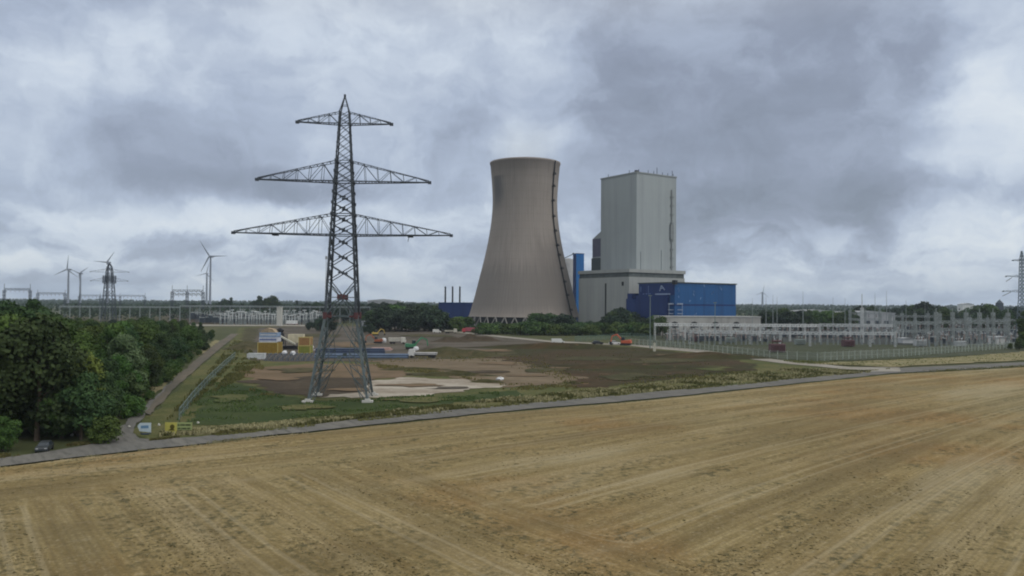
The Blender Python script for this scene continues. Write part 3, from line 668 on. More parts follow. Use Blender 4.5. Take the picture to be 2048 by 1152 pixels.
for (u, v) in ((-2.9, 2.7), (1.0, .9), (6.3, -1.1)): k.bar((u, v, 0), (u, v, 20.4), .22)
k.build('outside_stair', mat('stair_pale', (.30, .36, .46)), hl)
k = MB(); rr = random.Random(5)
for (u, z) in ((3, 31), (3.6, 29.4), (18.5, 29), (19.2, 27), (25.5, 24.4), (14.5, 22.6), (39, 29.5), (37.5, 28), (48, 31.4), (20, 12.2), (27, 10.5), (21, 13.6), (46, 33), (30, 33.5), (4, 25.5)):
    k.bar((u, -.12, z - .7), (u + rr.uniform(-1, 1), -.12, z + rr.uniform(.4, 1.2)), .12, .55)
k.build_each('worn_fleck', mat('fleck', (.16, .27, .44)), hl)
# low concrete hall before it
lw = at(1322, 636, 505); rw = at(1640, 636, 520)
lh = empty('low_concrete_hall', Vector((lw.x, 505, 0)), math.atan2(15, rw.x - lw.x), 'long low pale concrete building with dark arched openings below the blue hall', 'building')
LL = (Vector((rw.x, 520, 0)) - Vector((lw.x, 505, 0))).length * .62
k = MB(); lbox(k, 0, LL, 0, 14, 0, 12); k.build('wall', mat('pale_concrete', (.36, .36, .34), .9, .2, .12, stretch=(1, 1, .3)), lh)
k = MB(); lbox(k, -.3, LL + .3, -.3, 14.3, 12, 12.6); k.build('roof', M_roof, lh)
for x in (9, 22, 36, 50):
    k = MB(); k.prism([(x - 2.6, 5), (x + 2.6, 5), (x + 2.6, 7.4), (x + 1.6, 8.7), (x, 9.2), (x - 1.6, 8.7), (x - 2.6, 7.4)], -.12, .1); k.build('arched_opening', M_black, lh)
# blue stair tower + grey silo
q = at(1153.5, 608, 720); q.z = 0; tz = at(1153, 508, 720).z
bt = empty('blue_tower', q, al34 - R(12), 'narrow bright blue tower between the cooling tower and the grey annex', 'tower')
k = MB(); lbox(k, -2.2, 5.6, -3, 3, 0, tz); k.build('shaft', clad('tower_blue', (.022, .16, .45), (.02, .11, .33), 2), bt)
k = MB(); lbox(k, -2.5, -2.25, -3, 3, 0, tz - .5); lbox(k, -2.5, 5.9, -3.2, 3.2, tz, tz + .5); k.build('shaded_side_and_cap', M_bdark, bt)  # dark sheet paints the shaded left side; the cap shares its colour
q = at(1136, 608, 745); q.z = 0; tz = at(1136, 519, 745).z
si = empty('ash_silo', q, 0, 'pale grey silo half hidden between the cooling tower and the blue tower', 'silo')
k = MB(); k.lathe([(0.01, 0), (5.6, 0), (5.6, tz), (0.01, tz + 1.5)], 32); k.build('drum', mat('silo_grey', (.32, .33, .34), .6, .1, .3), si, True)
k = MB(); k.bar((-4, 0, tz + 1), (5.5, -1, tz + 5.5), .7); k.bar((-4, 0, tz - 3), (-4, 0, tz + 1), .5); k.box((4.6, -1, tz + 4.6), (1.6, 1.6, 1.5)); k.build('conveyor', M_steel, si)
# pale blue tank thing by the hedge
q = gp(1207, 653); 
tk = empty('pump_house', q, .2, 'small light blue pump house with pipes in the hedge before the annex', 'hut')
k = MB(); k.box((0, 0, 0), (9, 5, 9)); k.build('wall', mat('light_blue', (.17, .33, .50), .6, .2), tk)
k = MB()
for x in (-4, -1, 2): k.tube((x, 0, 9), (x, 0, 14.5), .45, .45, 8)
k.build('pipe', M_bdark, tk)
k = MB(); k.box((0, 0, 9), (9.6, 5.6, .5)); k.build('roof', M_white, tk)
# three chimneys on blue building
q = at(912, 608, 760); q.z = 0
bb = empty('blue_boiler_shed', q, 0, 'low blue building with three thin flues left of the cooling tower', 'building')
zb = at(912, 606, 760).z
k = MB(); lbox(k, -16, 18, -5, 10, 0, zb); k.build('wall', M_bdark, bb)
k = MB(); lbox(k, -16.4, 18.4, -5.4, 10.4, zb, zb + .6); k.build('roof', M_blue, bb)
for px in (890.5, 905, 919.5):
    k = MB(); x = at(px, 608, 760).x - q.x; zt = at(px, 573, 760).z; k.tube((x, 0, zb), (x, 0, zt), .8, .75, 10); k.build('flue', M_black, bb)
# pale distant halls
def hall(name, px0, px1, py_top, Yd, label, col, dep=20, gable=0.0):
    a_ = at(px0, 608, Yd); c_ = at(px1, 608, Yd); z = max(3, at((px0 + px1) / 2, py_top, Yd).z)
    h = empty(name, Vector((a_.x, Yd, 0)), 0, label, 'building'); k = MB(); L = c_.x - a_.x
    lbox(k, 0, L, 0, dep, 0, z * .86); k.build('wall', mat('hall_' + name + str(px0), col, .8, .15, .2), h)
    k = MB(); k.prism([(-.4, z * .86), (L + .4, z * .86), (L + .4, z * .9), (L * .5, z + gable), (-.4, z * .9)], -.4, dep + .4); k.build('roof', mat('hall_roof', (.33, .35, .37), .8, .1), h)
    k = MB()
    for i in range(int(L // 8)): lbox(k, 2 + i * 8, 6 + i * 8, -.12, .05, z * .25, z * .45)
    if int(L // 8): k.build('window', mat('hall_window', (.05, .07, .09), .4), h)
hall('warehouse', 722, 825, 641, 640, 'long low grey warehouse wall behind the pylon and bushes', (.27, .29, .30), 12)
hall('storage_hall', 735, 797, 598, 1500, 'pale flat storage hall on the horizon right of the pylon', (.30, .31, .33), 30)
hall('white_hall', 1690, 1790, 622, 700, 'pale hall behind the right switchyard masts', (.34, .36, .38), 30)
hall('switch_house', 1805, 1832, 683, 425, 'small white switch house in the right switchyard', (.55, .58, .60), 6)
hall('relay_house', 1994, 2022, 673, 418, 'white relay house near the right edge beside bushes', (.60, .62, .62), 8)
hall('farm_hall', 1925, 1948, 606, 1700, 'tiny white hall among distant trees at far right', (.6, .62, .62), 20)
hall('control_building', 1585, 1680, 619, 850, 'long grey roofed control building beyond the switchyard trees', (.25, .27, .29), 20)
# church tower
q = at(1999, 608, 1100); q.z = 0; cht = empty('church_tower', q, 0, 'dark slim church tower poking above distant trees at the right', 'tower')
k = MB(); zt = at(1999, 606, 1100).z; k.box((0, 0, 0), (7, 7, zt)); k.build('wall', M_far, cht)
k = MB(); k.lathe([(4.4, zt), (2.4, zt + 2.5), (.05, zt + 5)], 8); k.build('spire', M_far, cht)

# ------------------------------------------------------------------ switchyards
M_galv = mat('pale_galvanised', (.25, .285, .285), .6, .2, .5)
M_galvw = mat('white_galvanised', (.46, .49, .50), .6, .15, .5)
M_ins = mat('insulator_brown', (.10, .07, .06), .4, .2)
def column(mbm, x, y, h, w, t):
    n = max(3, int(h / (w * 1.8)))
    for i in range(n):
        z0, z1 = h * i / n, h * (i + 1) / n
        for (sx, sy, ex, ey) in ((-1, -1, 1, -1), (1, -1, 1, 1), (1, 1, -1, 1), (-1, 1, -1, -1)):
            hw = w / 2; mbm.bar((x + sx * hw, y + sy * hw, z0), (x + ex * hw, y + ey * hw, z1), t * .7)
    for sx in (-1, 1):
        for sy in (-1, 1): mbm.bar((x + sx * w / 2, y + sy * w / 2, 0), (x + sx * w / 2, y + sy * w / 2, h), t)
def beam(mbm, x0, x1, z, d, t):
    n = max(3, int(abs(x1 - x0) / (d * 1.3)))
    for sy in (-1, 1):
        for dz in (0, d): mbm.bar((x0, sy * d / 2, z + dz), (x1, sy * d / 2, z + dz), t)
        for i in range(n):
            a_ = lerp(x0, x1, i / n); c_ = lerp(x0, x1, (i + 1) / n)
            mbm.bar((a_, sy * d / 2, z + (i % 2) * d), (c_, sy * d / 2, z + ((i + 1) % 2) * d), t * .7)
def gantry(px_list, base_y, top_y, beam_y, label, group, mtl, t=.22, spike=3.0, Yd=None, w=1.2, cat='gantry', ct_=None):
    ct_ = ct_ or t
    Yd = Yd or gp(px_list[0], base_y).y
    xs = [at(px, 608, Yd).x for px in px_list]; h = at(px_list[0], top_y, Yd).z; bz = [at(px_list[0], y, Yd).z for y in beam_y]
    g = empty('busbar_gantry', Vector((xs[0], Yd, 0)), 0, label, cat, group)
    for x in xs:
        k = MB(); column(k, x - xs[0], 0, h, w * (.62 if ct_ < t else 1), ct_)
        k.bar((x - xs[0], 0, h), (x - xs[0], 0, h + spike), ct_); k.build('column', mtl, g)
    for z in bz:
        k = MB(); beam(k, 0, xs[-1] - xs[0], z, w * .9, t)
        k.build('beam', mtl, g)
        n = max(2, int((xs[-1] - xs[0]) / 4.5))
        for i in range(n):
            x = (xs[-1] - xs[0]) * (i + .5) / n; k = MB(); k.tube((x, 0, z - 1.8), (x, 0, z), .16, .16, 6); k.box((x, 0, z - 2.1), (.4, .4, .35)); k.build('insulator', M_ins, g)
    return g
GR = 'busbar gantries of the right switchyard'; GL = 'busbar gantries of the left switchyard'
gantry([1872, 1905, 1932, 1959, 1986, 2016], 692, 624, (646, 661), 'tall six-column pale gantry nearest the right edge bushes', GR, M_galv, .26, 2.0, 400)
gantry(list(range(1310, 1641, 30)), 0, 646, (651,), 'long white gantry line right below the blue hall', GR, mat('white_beam', (.60, .62, .62), .7, .1), .42, .6, 440, ct_=.12)
gantry([1640, 1700, 1745, 1790], 0, 647, (652,), 'white gantry line between the mast group and long white line', GR, M_galvw, .36, .6, 430, ct_=.12)
gantry([1562, 1620, 1690, 1740, 1790], 0, 664, (668,), 'low pale gantry before the white line, behind the reddish container', GR, M_galvw, .28, .6, 385, ct_=.1)
gantry([1380, 1440, 1500, 1560], 0, 662, (666,), 'low pale gantry in front of the arched concrete hall', GR, M_galvw, .26, .6, 400, ct_=.1)
gantry([1790, 1830, 1872], 0, 640, (648, 664), 'three-column pale gantry joining the six-column one', GR, M_galv, .24, 1.5, 410)
gantry([1780, 1804, 1830, 1856, 1880], 0, 626, (634, 646), 'grey rear gantry with close columns in front of the green trees', GR, M_galv, .22, 1.5, 520)
gantry([1905, 1940, 1975, 2010, 2060], 0, 634, (641,), 'rear grey gantry behind the tall six-column one', GR, M_galv, .22, 1.5, 520)
gantry([1700, 1730, 1760], 0, 620, (628, 640), 'tall rear gantry beneath the group of lightning masts', GR, M_galv, .24, 2, 560)
gantry(list(range(360, 741, 20)), 0, 611, (613,), 'long pale roof-like gantry along the left switchyard', GL, mat('grey_beam', (.27, .31, .32), .7, .2), .34, .5, 760, 1.2, ct_=.10)
gantry(list(range(120, 361, 20)), 0, 611, (614,), 'long pale gantry behind the wood, leftmost line', GL, mat('grey_beam', (.27, .31, .32), .7, .2), .34, .5, 800, 1.2, ct_=.10)
gantry(list(range(430, 661, 18)), 0, 624, (627,), 'second lower gantry line of the left switchyard', GL, M_galv, .34, .5, 720, 1.1, ct_=.14)
gantry(list(range(440, 641, 16)), 0, 634, (637,), 'lowest front gantry line of the left switchyard', GL, M_galv, .30, .5, 700, 1.0, ct_=.14)
gantry([8, 60], 0, 580, (580,), 'dark gantry at the left frame edge above the wood', 'gantries on the left horizon', M_far, .34, 7, 900, 2.0)
gantry([75, 130], 0, 586, (588,), 'faint gantry in front of the two leftmost turbines', 'gantries on the left horizon', M_far, .28, 4, 950, 2.0)
gantry([344, 374, 406], 0, 583, (583, 590), 'three-legged spiked gantry beside the largest turbine', 'gantries on the left horizon', M_far, .34, 7, 900, 2.2)
gantry([158, 200, 240, 290], 0, 592, (592,), 'thin gantry row around the distant dark pylon', 'gantries on the left horizon', M_far, .2, 4, 950, 1.6)

# lightning masts
mst = [(1505, 596, 470), (1532, 592, 470), (1546, 590, 480), (1554, 593, 480), (1606, 583, 450), (1666, 594, 470), (1750, 586, 480), (1773, 582, 500), (1812, 600, 480), (1690, 596, 520), (1850, 604, 480)]
for i, (px, ty, Yd) in enumerate(mst):
    q = at(px, 608, Yd); q.z = 0; h = at(px, ty, Yd).z
    e = empty('lightning_mast', q, 0, 'thin grey lightning mast among the right switchyard gantries', 'mast', 'thin lightning masts of the right switchyard')
    k = MB(); k.tube((0, 0, 0), (0, 0, h * .6), .26, .18, 8); k.tube((0, 0, h * .6), (0, 0, h), .16, .05, 8); k.build('pole', M_galv, e)
    k = MB(); k.box((0, 0, 0), (1, 1, .5)); k.build('base', M_conc, e)
q = at(1724, 608, 430); q.z = 0; h = at(1724, 588, 430).z
e = empty('lightning_mast', q, 0, 'thickest white lightning mast, in front of the pale hall', 'mast')
k = MB(); column(k, 0, 0, h * .72, 1.1, .3); k.bar((0, 0, h * .7), (0, 0, h), .3); k.build('pole', M_galvw, e)
# lamp posts
def lamp(px, by, ty, label, col):
    q = gp(px, by); h = at(px, ty, q.y).z; e = empty('floodlight_pole', q, 0, label, 'lamp post'); k = MB(); k.tube((0, 0, 0), (0, 0, h), .24, .14, 8); k.build('pole', col, e)
    k = MB(); k.box((0, 0, h), (1.6, .6, .35)); k.build('lamp_head', col, e)
lamp(1300, 697, 592, 'tall grey-green floodlight pole left of the dark blue hall wall', mat('lamp_green', (.17, .22, .21)))
lamp(1430, 690, 606, 'tall thin floodlight pole before the bright blue wall', mat('lamp_green', (.17, .22, .21)))
# apparatus posts: support, insulator stack, head
def post():
    e = empty('switch_post', (0, 0, 0), 0, 'slim post insulator on a steel support in the right switchyard', 'insulator post', 'post insulators of the right switchyard')
    k = MB(); column(k, 0, 0, 3.0, .5, .12); k.build('support', M_galv, e)
    k = MB(); k.tube((0, 0, 3), (0, 0, 5.4), .2, .15, 8)
    for i in range(6): k.tube((0, 0, 3.2 + i * .36), (0, 0, 3.3 + i * .36), .34, .26, 8)
    k.build('insulator_stack', mat('porcelain', (.30, .24, .22), .3), e)
    k = MB(); k.box((0, 0, 5.4), (1.5, .35, .3)); k.bar((-.7, 0, 5.8), (.9, 0, 6.5), .1); k.build('contact_head', M_galvw, e)
    return reg(e)
p0 = post(); first = True; rr = random.Random(3)
spots = []
for j, (yy, x0, x1, n) in enumerate(((690, 1330, 1540, 20), (680, 1330, 1560, 24), (674, 1560, 1800, 24), (690, 1590, 1800, 18), (694, 1830, 2040, 18), (684, 1860, 2050, 18), (676, 1330, 1560, 22), (667, 1560, 2050, 34))):
    for i in range(n):
        px = lerp(x0, x1, (i + .5) / n) + rr.uniform(-1.5, 1.5); spots.append((px, yy))
for (px, yy) in spots:
    q = gp(px, yy); s_ = rr.uniform(.8, 1.25)
    lb_ = 'slim post insulator on a steel support, ' + ('nearest row' if yy >= 690 else 'middle row' if yy >= 680 else 'rear row') + (' left of the fence corner' if px < 1560 else ' between fence corner and switch house' if px < 1810 else ' under the six-column gantry')
    if first: p0.location = q; p0['label'] = lb_; first = False
    else: dup(p0, q, rr.choice([0, 1.57]), (s_, s_, s_), lb_)
# a taller, paler kind for the left yard
def post2():
    e = empty('breaker_column', (0, 0, 0), 0, 'pale circuit breaker column on a steel stand in the left switchyard', 'circuit breaker', 'circuit breaker columns of the left switchyard')
    k = MB(); column(k, 0, 0, 4.5, .9, .22); k.build('support', M_galv, e)
    k = MB(); k.tube((0, 0, 4.5), (0, 0, 9), .4, .3, 8); k.tube((-1.4, 0, 9.2), (1.4, 0, 9.2), .4, .4, 8); k.build('breaker_head', M_galvw, e)
    return reg(e)
p2 = post2(); first = True
for (yy, x0, x1, n) in ((650, 440, 640, 34), (645, 430, 650, 34), (640, 400, 660, 36)):
    for i in range(n):
        q = gp(lerp(x0, x1, (i + .5) / n) + rr.uniform(-2, 2), yy); s_ = rr.uniform(.8, 1.3)
        if first: p2.location = q; first = False
        else: dup(p2, q, rr.choice([0, 1.2]), (s_, s_, s_))
# added cabinets, their dark colour stands in for shadow under the equipment
def cabinet():
    e = empty('shade_cabinet', (0, 0, 0), 0, 'added shade-coloured cabinet under the busbars of the right switchyard', 'cabinet', 'added shade-coloured cabinets of the right switchyard')
    k = MB(); k.box((0, 0, .5), (3.2, 1.6, 2.2)); k.build('housing', mat('cabinet_shade', (.035, .05, .065), .6, .3), e)
    k = MB(); k.quadbox([(-1.7, -.9, 2.7), (1.7, -.9, 2.7), (1.7, .9, 2.7), (-1.7, .9, 2.7), (-1.5, -.7, 2.95), (1.5, -.7, 2.95), (1.5, .7, 2.95), (-1.5, .7, 2.95)]); k.build('lid', M_galv, e)
    k = MB(); k.tube((-.8, 0, 2.9), (-.8, 0, 4.4), .18, .12, 6); k.build('bushing', M_ins, e)
    return reg(e)
c0 = cabinet(); first = True
for (yy, x0, x1, n) in ((668, 1335, 1560, 16), (676, 1560, 1800, 15), (669, 1800, 2045, 18), (661, 1420, 2045, 26), (684, 1370, 1540, 8), (688, 1830, 2040, 9)):
    for i in range(n):
        q = gp(lerp(x0, x1, (i + .5) / n) + rr.uniform(-4, 4), yy + rr.uniform(-1, 1)); s_ = rr.uniform(.8, 1.4)
        if first: c0.location = q; first = False
        else: dup(c0, q, rr.choice([0, .5, 1.57]), (s_, s_, s_), 'added shade-coloured cabinet ' + ('below the long white gantry line' if q.x / q.y < .335 else 'behind the dark red transformer' if q.x / q.y < .485 else 'under the six-column gantry') + (', near row' if yy > 675 else ', middle row' if yy > 665 else ', rear row'))
def cabinet2(q, s_):
    return dup(c0, q, rr.choice([0, .5, 1.57]), (s_, s_, s_ * 1.6), 'added shade-coloured cabinet amid the circuit breakers of the left switchyard', 'added shade-coloured cabinets of the left switchyard')
for (yy, x0, x1, n) in ((648, 400, 650, 26), (641, 380, 660, 26)):
    for i in range(n): cabinet2(gp(lerp(x0, x1, (i + .5) / n) + rr.uniform(-4, 4), yy), rr.uniform(1.1, 1.9))
def discon():  # added low frames, dark to stand in for shadow between the equipment
    e = empty('shade_disconnector_frame', (0, 0, 0), 0, 'added shade-coloured disconnector frame with three insulators', 'disconnector', 'disconnector frames of the right switchyard')
    k = MB(); k.bar((-2.4, 0, 0), (-2.4, 0, 3.4), .22); k.bar((2.4, 0, 0), (2.4, 0, 3.4), .22); k.bar((-2.8, 0, 3.4), (2.8, 0, 3.4), .3); k.bar((-2.4, 0, .2), (2.4, 0, 3.2), .1); k.build('frame', M_far, e)
    for x in (-2, 0, 2): k = MB(); k.tube((x, 0, 3.5), (x, 0, 5.2), .22, .16, 6); k.bar((x, 0, 5.2), (x + 1.4, 0, 5.8), .12); k.build('insulator', M_galv, e)
    return reg(e)
d0 = discon(); first = True
for (yy, x0, x1, n) in ((672, 1335, 1560, 15), (680, 1335, 1570, 13), (686, 1400, 1560, 8), (666, 1560, 1810, 14), (674, 1580, 1810, 12), (683, 1600, 1800, 9), (672, 1810, 2050, 12), (680, 1815, 2050, 11), (658, 1420, 2050, 28)):
    for i in range(n):
        px = lerp(x0, x1, (i + .5) / n) + rr.uniform(-3, 3); q = gp(px, yy + rr.uniform(-1, 1)); s_ = rr.uniform(.8, 1.3)
        lb_ = 'added shade-coloured disconnector frame with three insulators, ' + ('front' if yy > 679 else 'middle' if yy > 665 else 'rearmost') + (' rows below the blue hall' if px < 1560 else ' rows around the white slanted breakers' if px < 1815 else ' rows under the six-column gantry')
        if first: d0.location = q; d0['label'] = lb_; first = False
        else: dup(d0, q, rr.choice([0, .1, 1.57]), (s_, s_, s_), lb_)
for i in range(44):
    px = rr.uniform(390, 660); q = gp(px, rr.uniform(638, 649)); dup(d0, q, rr.choice([0, .1, 1.57]), (1.6, 1.6, rr.uniform(1.4, 2.2)), 'tall added shade-coloured disconnector frame standing amid the left switchyard', 'disconnector frames of the left switchyard')
# transformers
def transformer(px, py, label, col, s_=1.0):
    q = gp(px, py); e = empty('transformer', q, .1, label, 'transformer', None); e.scale = (s_, s_, s_)
    k = MB(); k.box((0, 0, .4), (6, 3, 3.4)); k.build('tank', col, e)
    k = MB()
    for i in range(8): k.box((-2.6 + i * .72, -1.9, .8), (.25, .7, 2.6))
    k.build('radiator', col, e)
    k = MB(); k.tube((-2, .6, 4.9), (2, .6, 4.9), .45, .45, 10); k.build('conservator', col, e)
    for x in (-2, 0, 2):
        k = MB(); k.tube((x, -.2, 3.8), (x, -.7, 6.2), .26, .16, 8); k.build('bushing', M_ins, e)
M_tr = mat('dull_red', (.13, .070, .078), .6, .2); M_trg = mat('grey_green_paint', (.24, .28, .27), .6, .1)
transformer(1554, 706, 'dull red-brown transformer standing inside the fence corner', M_tr, 1.0)
transformer(1696, 694, 'dark red transformer near the right switchyard fence', M_tr, .9)
transformer(1395, 684, 'small reddish transformer below the long white gantry', M_tr, .7)
transformer(1600, 690, 'grey green transformer right of the reddish one', M_trg, .8)
transformer(1460, 686, 'grey green transformer between low gantries left of the fence corner', M_trg, .8)
transformer(1840, 693, 'pale transformer beside the small white switch house', M_galvw, .9)
transformer(1920, 694, 'pale transformer beneath the tall six-column gantry', M_galvw, .8)
# white slanting breakers
for i, px in enumerate((1783, 1790, 1797, 1804)):
    q = gp(px, 684); k = MB(); k.tube((0, 0, 1.5), (.9, 0, 6.5), .3, .3, 8); k.box((0, 0, 0), (.8, .8, 1.6)); k.box((.9, 0, 6.4), (.9, .5, .5))
    tag(k.build('slanted_breaker', M_galvw), 'white slanted breaker in a row of four left of the switch house', 'circuit breaker', 'row of white slanted breakers').location = q

# switchyard pillars at left: pale block tower
q = gp(559, 652); k = MB(); k.box((0, 0, 0), (4.0, 3.0, 15.5)); k.box((0, 0, 15.5), (4.6, 3.6, .5)); tag(k.build('concrete_pillar', M_conc), 'broad pale concrete pillar standing amid the left switchyard', 'pillar').location = q
q = gp(583, 650); vb = empty('white_trailer', q, 0, 'white and pink trailer parked before the left switchyard', 'trailer'); k = MB(); k.box((0, 0, 1), (10, 3, 3)); k.build('box_body', M_white, vb)
k = MB(); k.box((0, 0, .6), (11, 2.6, .4)); k.build('chassis', mat('faded_red', (.3, .12, .12)), vb)
k = MB()
for x in (-3, 3): k.tube((x, -1.4, .5), (x, -1.0, .5), .5, .5, 10)
k.build('wheel', M_black, vb)

# ------------------------------------------------------------------ fences
def wire_mat(name, col, alpha):
    m = bpy.data.materials.new(name); m.use_nodes = True; b = NB(m.node_tree); p = b.n['Principled BSDF']; p.inputs['Base Color'].default_value = (*col, 1)
    tc = b.node('ShaderNodeTexCoord'); n = b.noise(tc.outputs['Object'], 1.5, 3); al_ = b.mr(n, .3, .7, alpha * .7, alpha * 1.25); b.l.new(al_, p.inputs['Alpha']); return m
def fence(name, pix, hgt, npost, label, col, panelmat, pw=.18):
    P = [gp(*q) for q in pix]; o0 = P[0].copy(); e = empty(name, o0, 0, label, 'fence'); L = [0]
    for a_, c_ in zip(P, P[1:]): L.append(L[-1] + (c_ - a_).length)
    pan = MB()
    for a_, c_ in zip(P, P[1:]):
        i = len(pan.v); pan.v += [tuple(a_ - o0), tuple(c_ - o0), tuple(c_ - o0 + Vector((0, 0, hgt))), tuple(a_ - o0 + Vector((0, 0, hgt)))]; pan.f.append((i, i + 1, i + 2, i + 3))
    pan.build('mesh_panel', panelmat, e)
    rl = MB()
    for a_, c_ in zip(P, P[1:]): rl.bar(a_ - o0 + Vector((0, 0, hgt)), c_ - o0 + Vector((0, 0, hgt)), .08); rl.bar(a_ - o0 + Vector((0, 0, hgt * .5)), c_ - o0 + Vector((0, 0, hgt * .5)), .05)
    rl.build('rail', col, e)
    for i in range(npost):
        d = L[-1] * i / (npost - 1); j = max(k_ for k_ in range(len(L)) if L[k_] <= d + 1e-6); j = min(j, len(P) - 2)
        q = P[j].lerp(P[j + 1], (d - L[j]) / (L[j + 1] - L[j])) - o0
        k = MB(); k.bar(q, q + Vector((0, 0, hgt + .1)), pw); k.bar(q + Vector((0, 0, hgt)), q + Vector((.15, -.25, hgt + .4)), pw * .6); k.build('post', col, e)
M_post = mat('fence_post_pale', (.34, .38, .34), .8, .15)
fence('mesh_fence', [(1262, 690), (1400, 702), (1545, 718), (1640, 722), (1800, 714), (1950, 702), (2120, 692)], 2.9, 96, 'long pale post-and-mesh fence around the right switchyard', M_post, wire_mat('wire_pale', (.22, .26, .22), .28), .20)
fence('mesh_fence', [(358, 842), (385, 805), (415, 770), (446, 738), (470, 716)], 2.0, 22, 'thin green-grey mesh fence beside the track left of the pylon', mat('post_teal', (.14, .19, .18)), wire_mat('wire_teal', (.15, .21, .20), .38), .09)
fence('mesh_fence', [(1150, 684), (1210, 680), (1262, 676), (1310, 682)], 3.0, 20, 'short green fence behind the parked cars in the middle distance', mat('post_green', (.10, .16, .13)), wire_mat('wire_green', (.09, .15, .12), .4), .16)

# ------------------------------------------------------------------ vehicles and site plant
M_tyre = mat('tyre', (.02, .02, .022), .9, .1); M_glass = mat('dark_glass', (.03, .04, .05), .15, .1)
def car(q, rz, label, col, s_=1.0):
    e = empty('parked_car', q, rz, label, 'car', 'cars parked in view'); e.scale = (s_,) * 3; m_ = mat('paint_%.2f_%.2f_%.2f' % col, col, .3, .05)
    k = MB(); k.prism([(-2.2, .35), (2.15, .35), (2.2, .7), (2.05, .9), (1.1, 1.0), (-1.9, 1.02), (-2.2, .85)], -.88, .88); k.build('body', m_, e)
    k = MB(); k.quadbox([(-1.75, -.82, 1.0), (1.1, -.82, .98), (1.1, .82, .98), (-1.75, .82, 1.0), (-1.35, -.66, 1.44), (.35, -.66, 1.46), (.35, .66, 1.46), (-1.35, .66, 1.44)]); k.build('window', M_glass, e)
    k = MB(); k.quadbox([(-1.4, -.69, 1.45), (.4, -.69, 1.47), (.4, .69, 1.47), (-1.4, .69, 1.45), (-1.3, -.62, 1.5), (.3, -.62, 1.52), (.3, .62, 1.52), (-1.3, .62, 1.5)]); k.build('roof', m_, e)
    for x in (-1.35, 1.4):
        for y in (-.86, .86): k = MB(); k.tube((x, y - .1, .33), (x, y + .1, .33), .34, .34, 14); k.build('wheel', M_tyre, e)
    for y in (-.6, .6): k = MB(); k.box((2.13, y, .62), (.12, .35, .16)); k.build('headlight', M_white, e)
    return e
q = gp(78, 905.5); car(Vector((q.x, q.y + 1.2, 0)), R(-72), 'dark grey car parked under the trees at the road edge', (.045, .052, .058), .82)
q = gp(1195, 689); car(q, R(8), 'black car parked beside the white car in the middle distance', (.02, .025, .03), 1.25)
q = gp(1229, 689); car(q, R(20), 'white car parked between the black car and the orange machine', (.6, .62, .62), 1.2)
def van(q, rz, label, col, L=5.6):
    e = empty('parked_van', q, rz, label, 'van'); m_ = mat('van_%.2f_%.2f_%.2f' % col, col, .4, .05)
    k = MB(); k.prism([(-L / 2, .45), (L / 2, .45), (L / 2, 1.1), (L / 2 - .9, 1.3), (L / 2 - 1.6, 2.4), (-L / 2, 2.4)], -1, 1); k.build('body', m_, e)
    k = MB(); k.quadbox([(L / 2 - 1.05, -.9, 1.35), (L / 2 - .8, -.9, 1.35), (L / 2 - .8, .9, 1.35), (L / 2 - 1.05, .9, 1.35), (L / 2 - 1.7, -.85, 2.25), (L / 2 - 1.5, -.85, 2.3), (L / 2 - 1.5, .85, 2.3), (L / 2 - 1.7, .85, 2.25)]); k.build('windscreen', M_glass, e)
    for x in (-L / 2 + 1, L / 2 - 1):
        for y in (-.95, .95): k = MB(); k.tube((x, y - .12, .4), (x, y + .12, .4), .42, .42, 12); k.build('wheel', M_tyre, e)
    return e
van(gp(1116, 687), R(5), 'white van alone on the pale site road', (.62, .64, .62), 6.4)
van(gp(874, 666), 0, 'small white van on the far site road, left of the red lorry', (.6, .6, .56), 5.5)
def lorry(q, rz, label, cab, bed, L=9.0, bedh=1.6, load=None):
    e = empty('lorry', q, rz, label, 'lorry'); mc = mat('cab_%.2f_%.2f_%.2f' % cab, cab, .4, .05); mbd = mat('bed_%.2f_%.2f_%.2f' % bed, bed, .6, .15)
    k = MB(); k.prism([(L / 2 - 2.2, .8), (L / 2, .8), (L / 2, 2.0), (L / 2 - .3, 3.1), (L / 2 - 2.2, 3.2)], -1.2, 1.2); k.build('cab', mc, e)
    k = MB(); k.box((L / 2 - .1, 0, 2.05), (.16, 2.0, .8)); k.build('windscreen', M_glass, e)
    k = MB(); k.quadbox([(-L / 2, -1.1, 1.2), (L / 2 - 2.4, -1.1, 1.2), (L / 2 - 2.4, 1.1, 1.2), (-L / 2, 1.1, 1.2), (-L / 2 - .3, -1.25, 1.2 + bedh), (L / 2 - 2.3, -1.25, 1.2 + bedh), (L / 2 - 2.3, 1.25, 1.2 + bedh), (-L / 2 - .3, 1.25, 1.2 + bedh)]); k.build('bed', mbd, e)
    k = MB(); k.box((0, 0, .8), (L, .9, .35)); k.build('chassis', M_black, e)
    for x in (-L / 2 + 1, -L / 2 + 2.3, L / 2 - 1.2):
        for y in (-1.1, 1.1): k = MB(); k.tube((x, y - .15, .5), (x, y + .15, .5), .52, .52, 12); k.build('wheel', M_tyre, e)
    return e
lorry(gp(941, 666), R(170), 'red lorry with raised red body, left of the dark spoil heap', (.45, .06, .07), (.40, .10, .13), 11, 2.4)
lorry(gp(902, 667), 0, 'low cream lorry on the site road between white van and red lorry', (.5, .48, .40), (.46, .44, .36), 8, .9)
lorry(gp(795, 688), R(4), 'cream tipper lorry parked left of the green excavator', (.55, .54, .48), (.5, .48, .42), 8, 1.8)
lorry(gp(845, 716), R(178), 'white flatbed lorry at the right end of the pipe stacks', (.62, .62, .6), (.5, .5, .5), 10, .8)
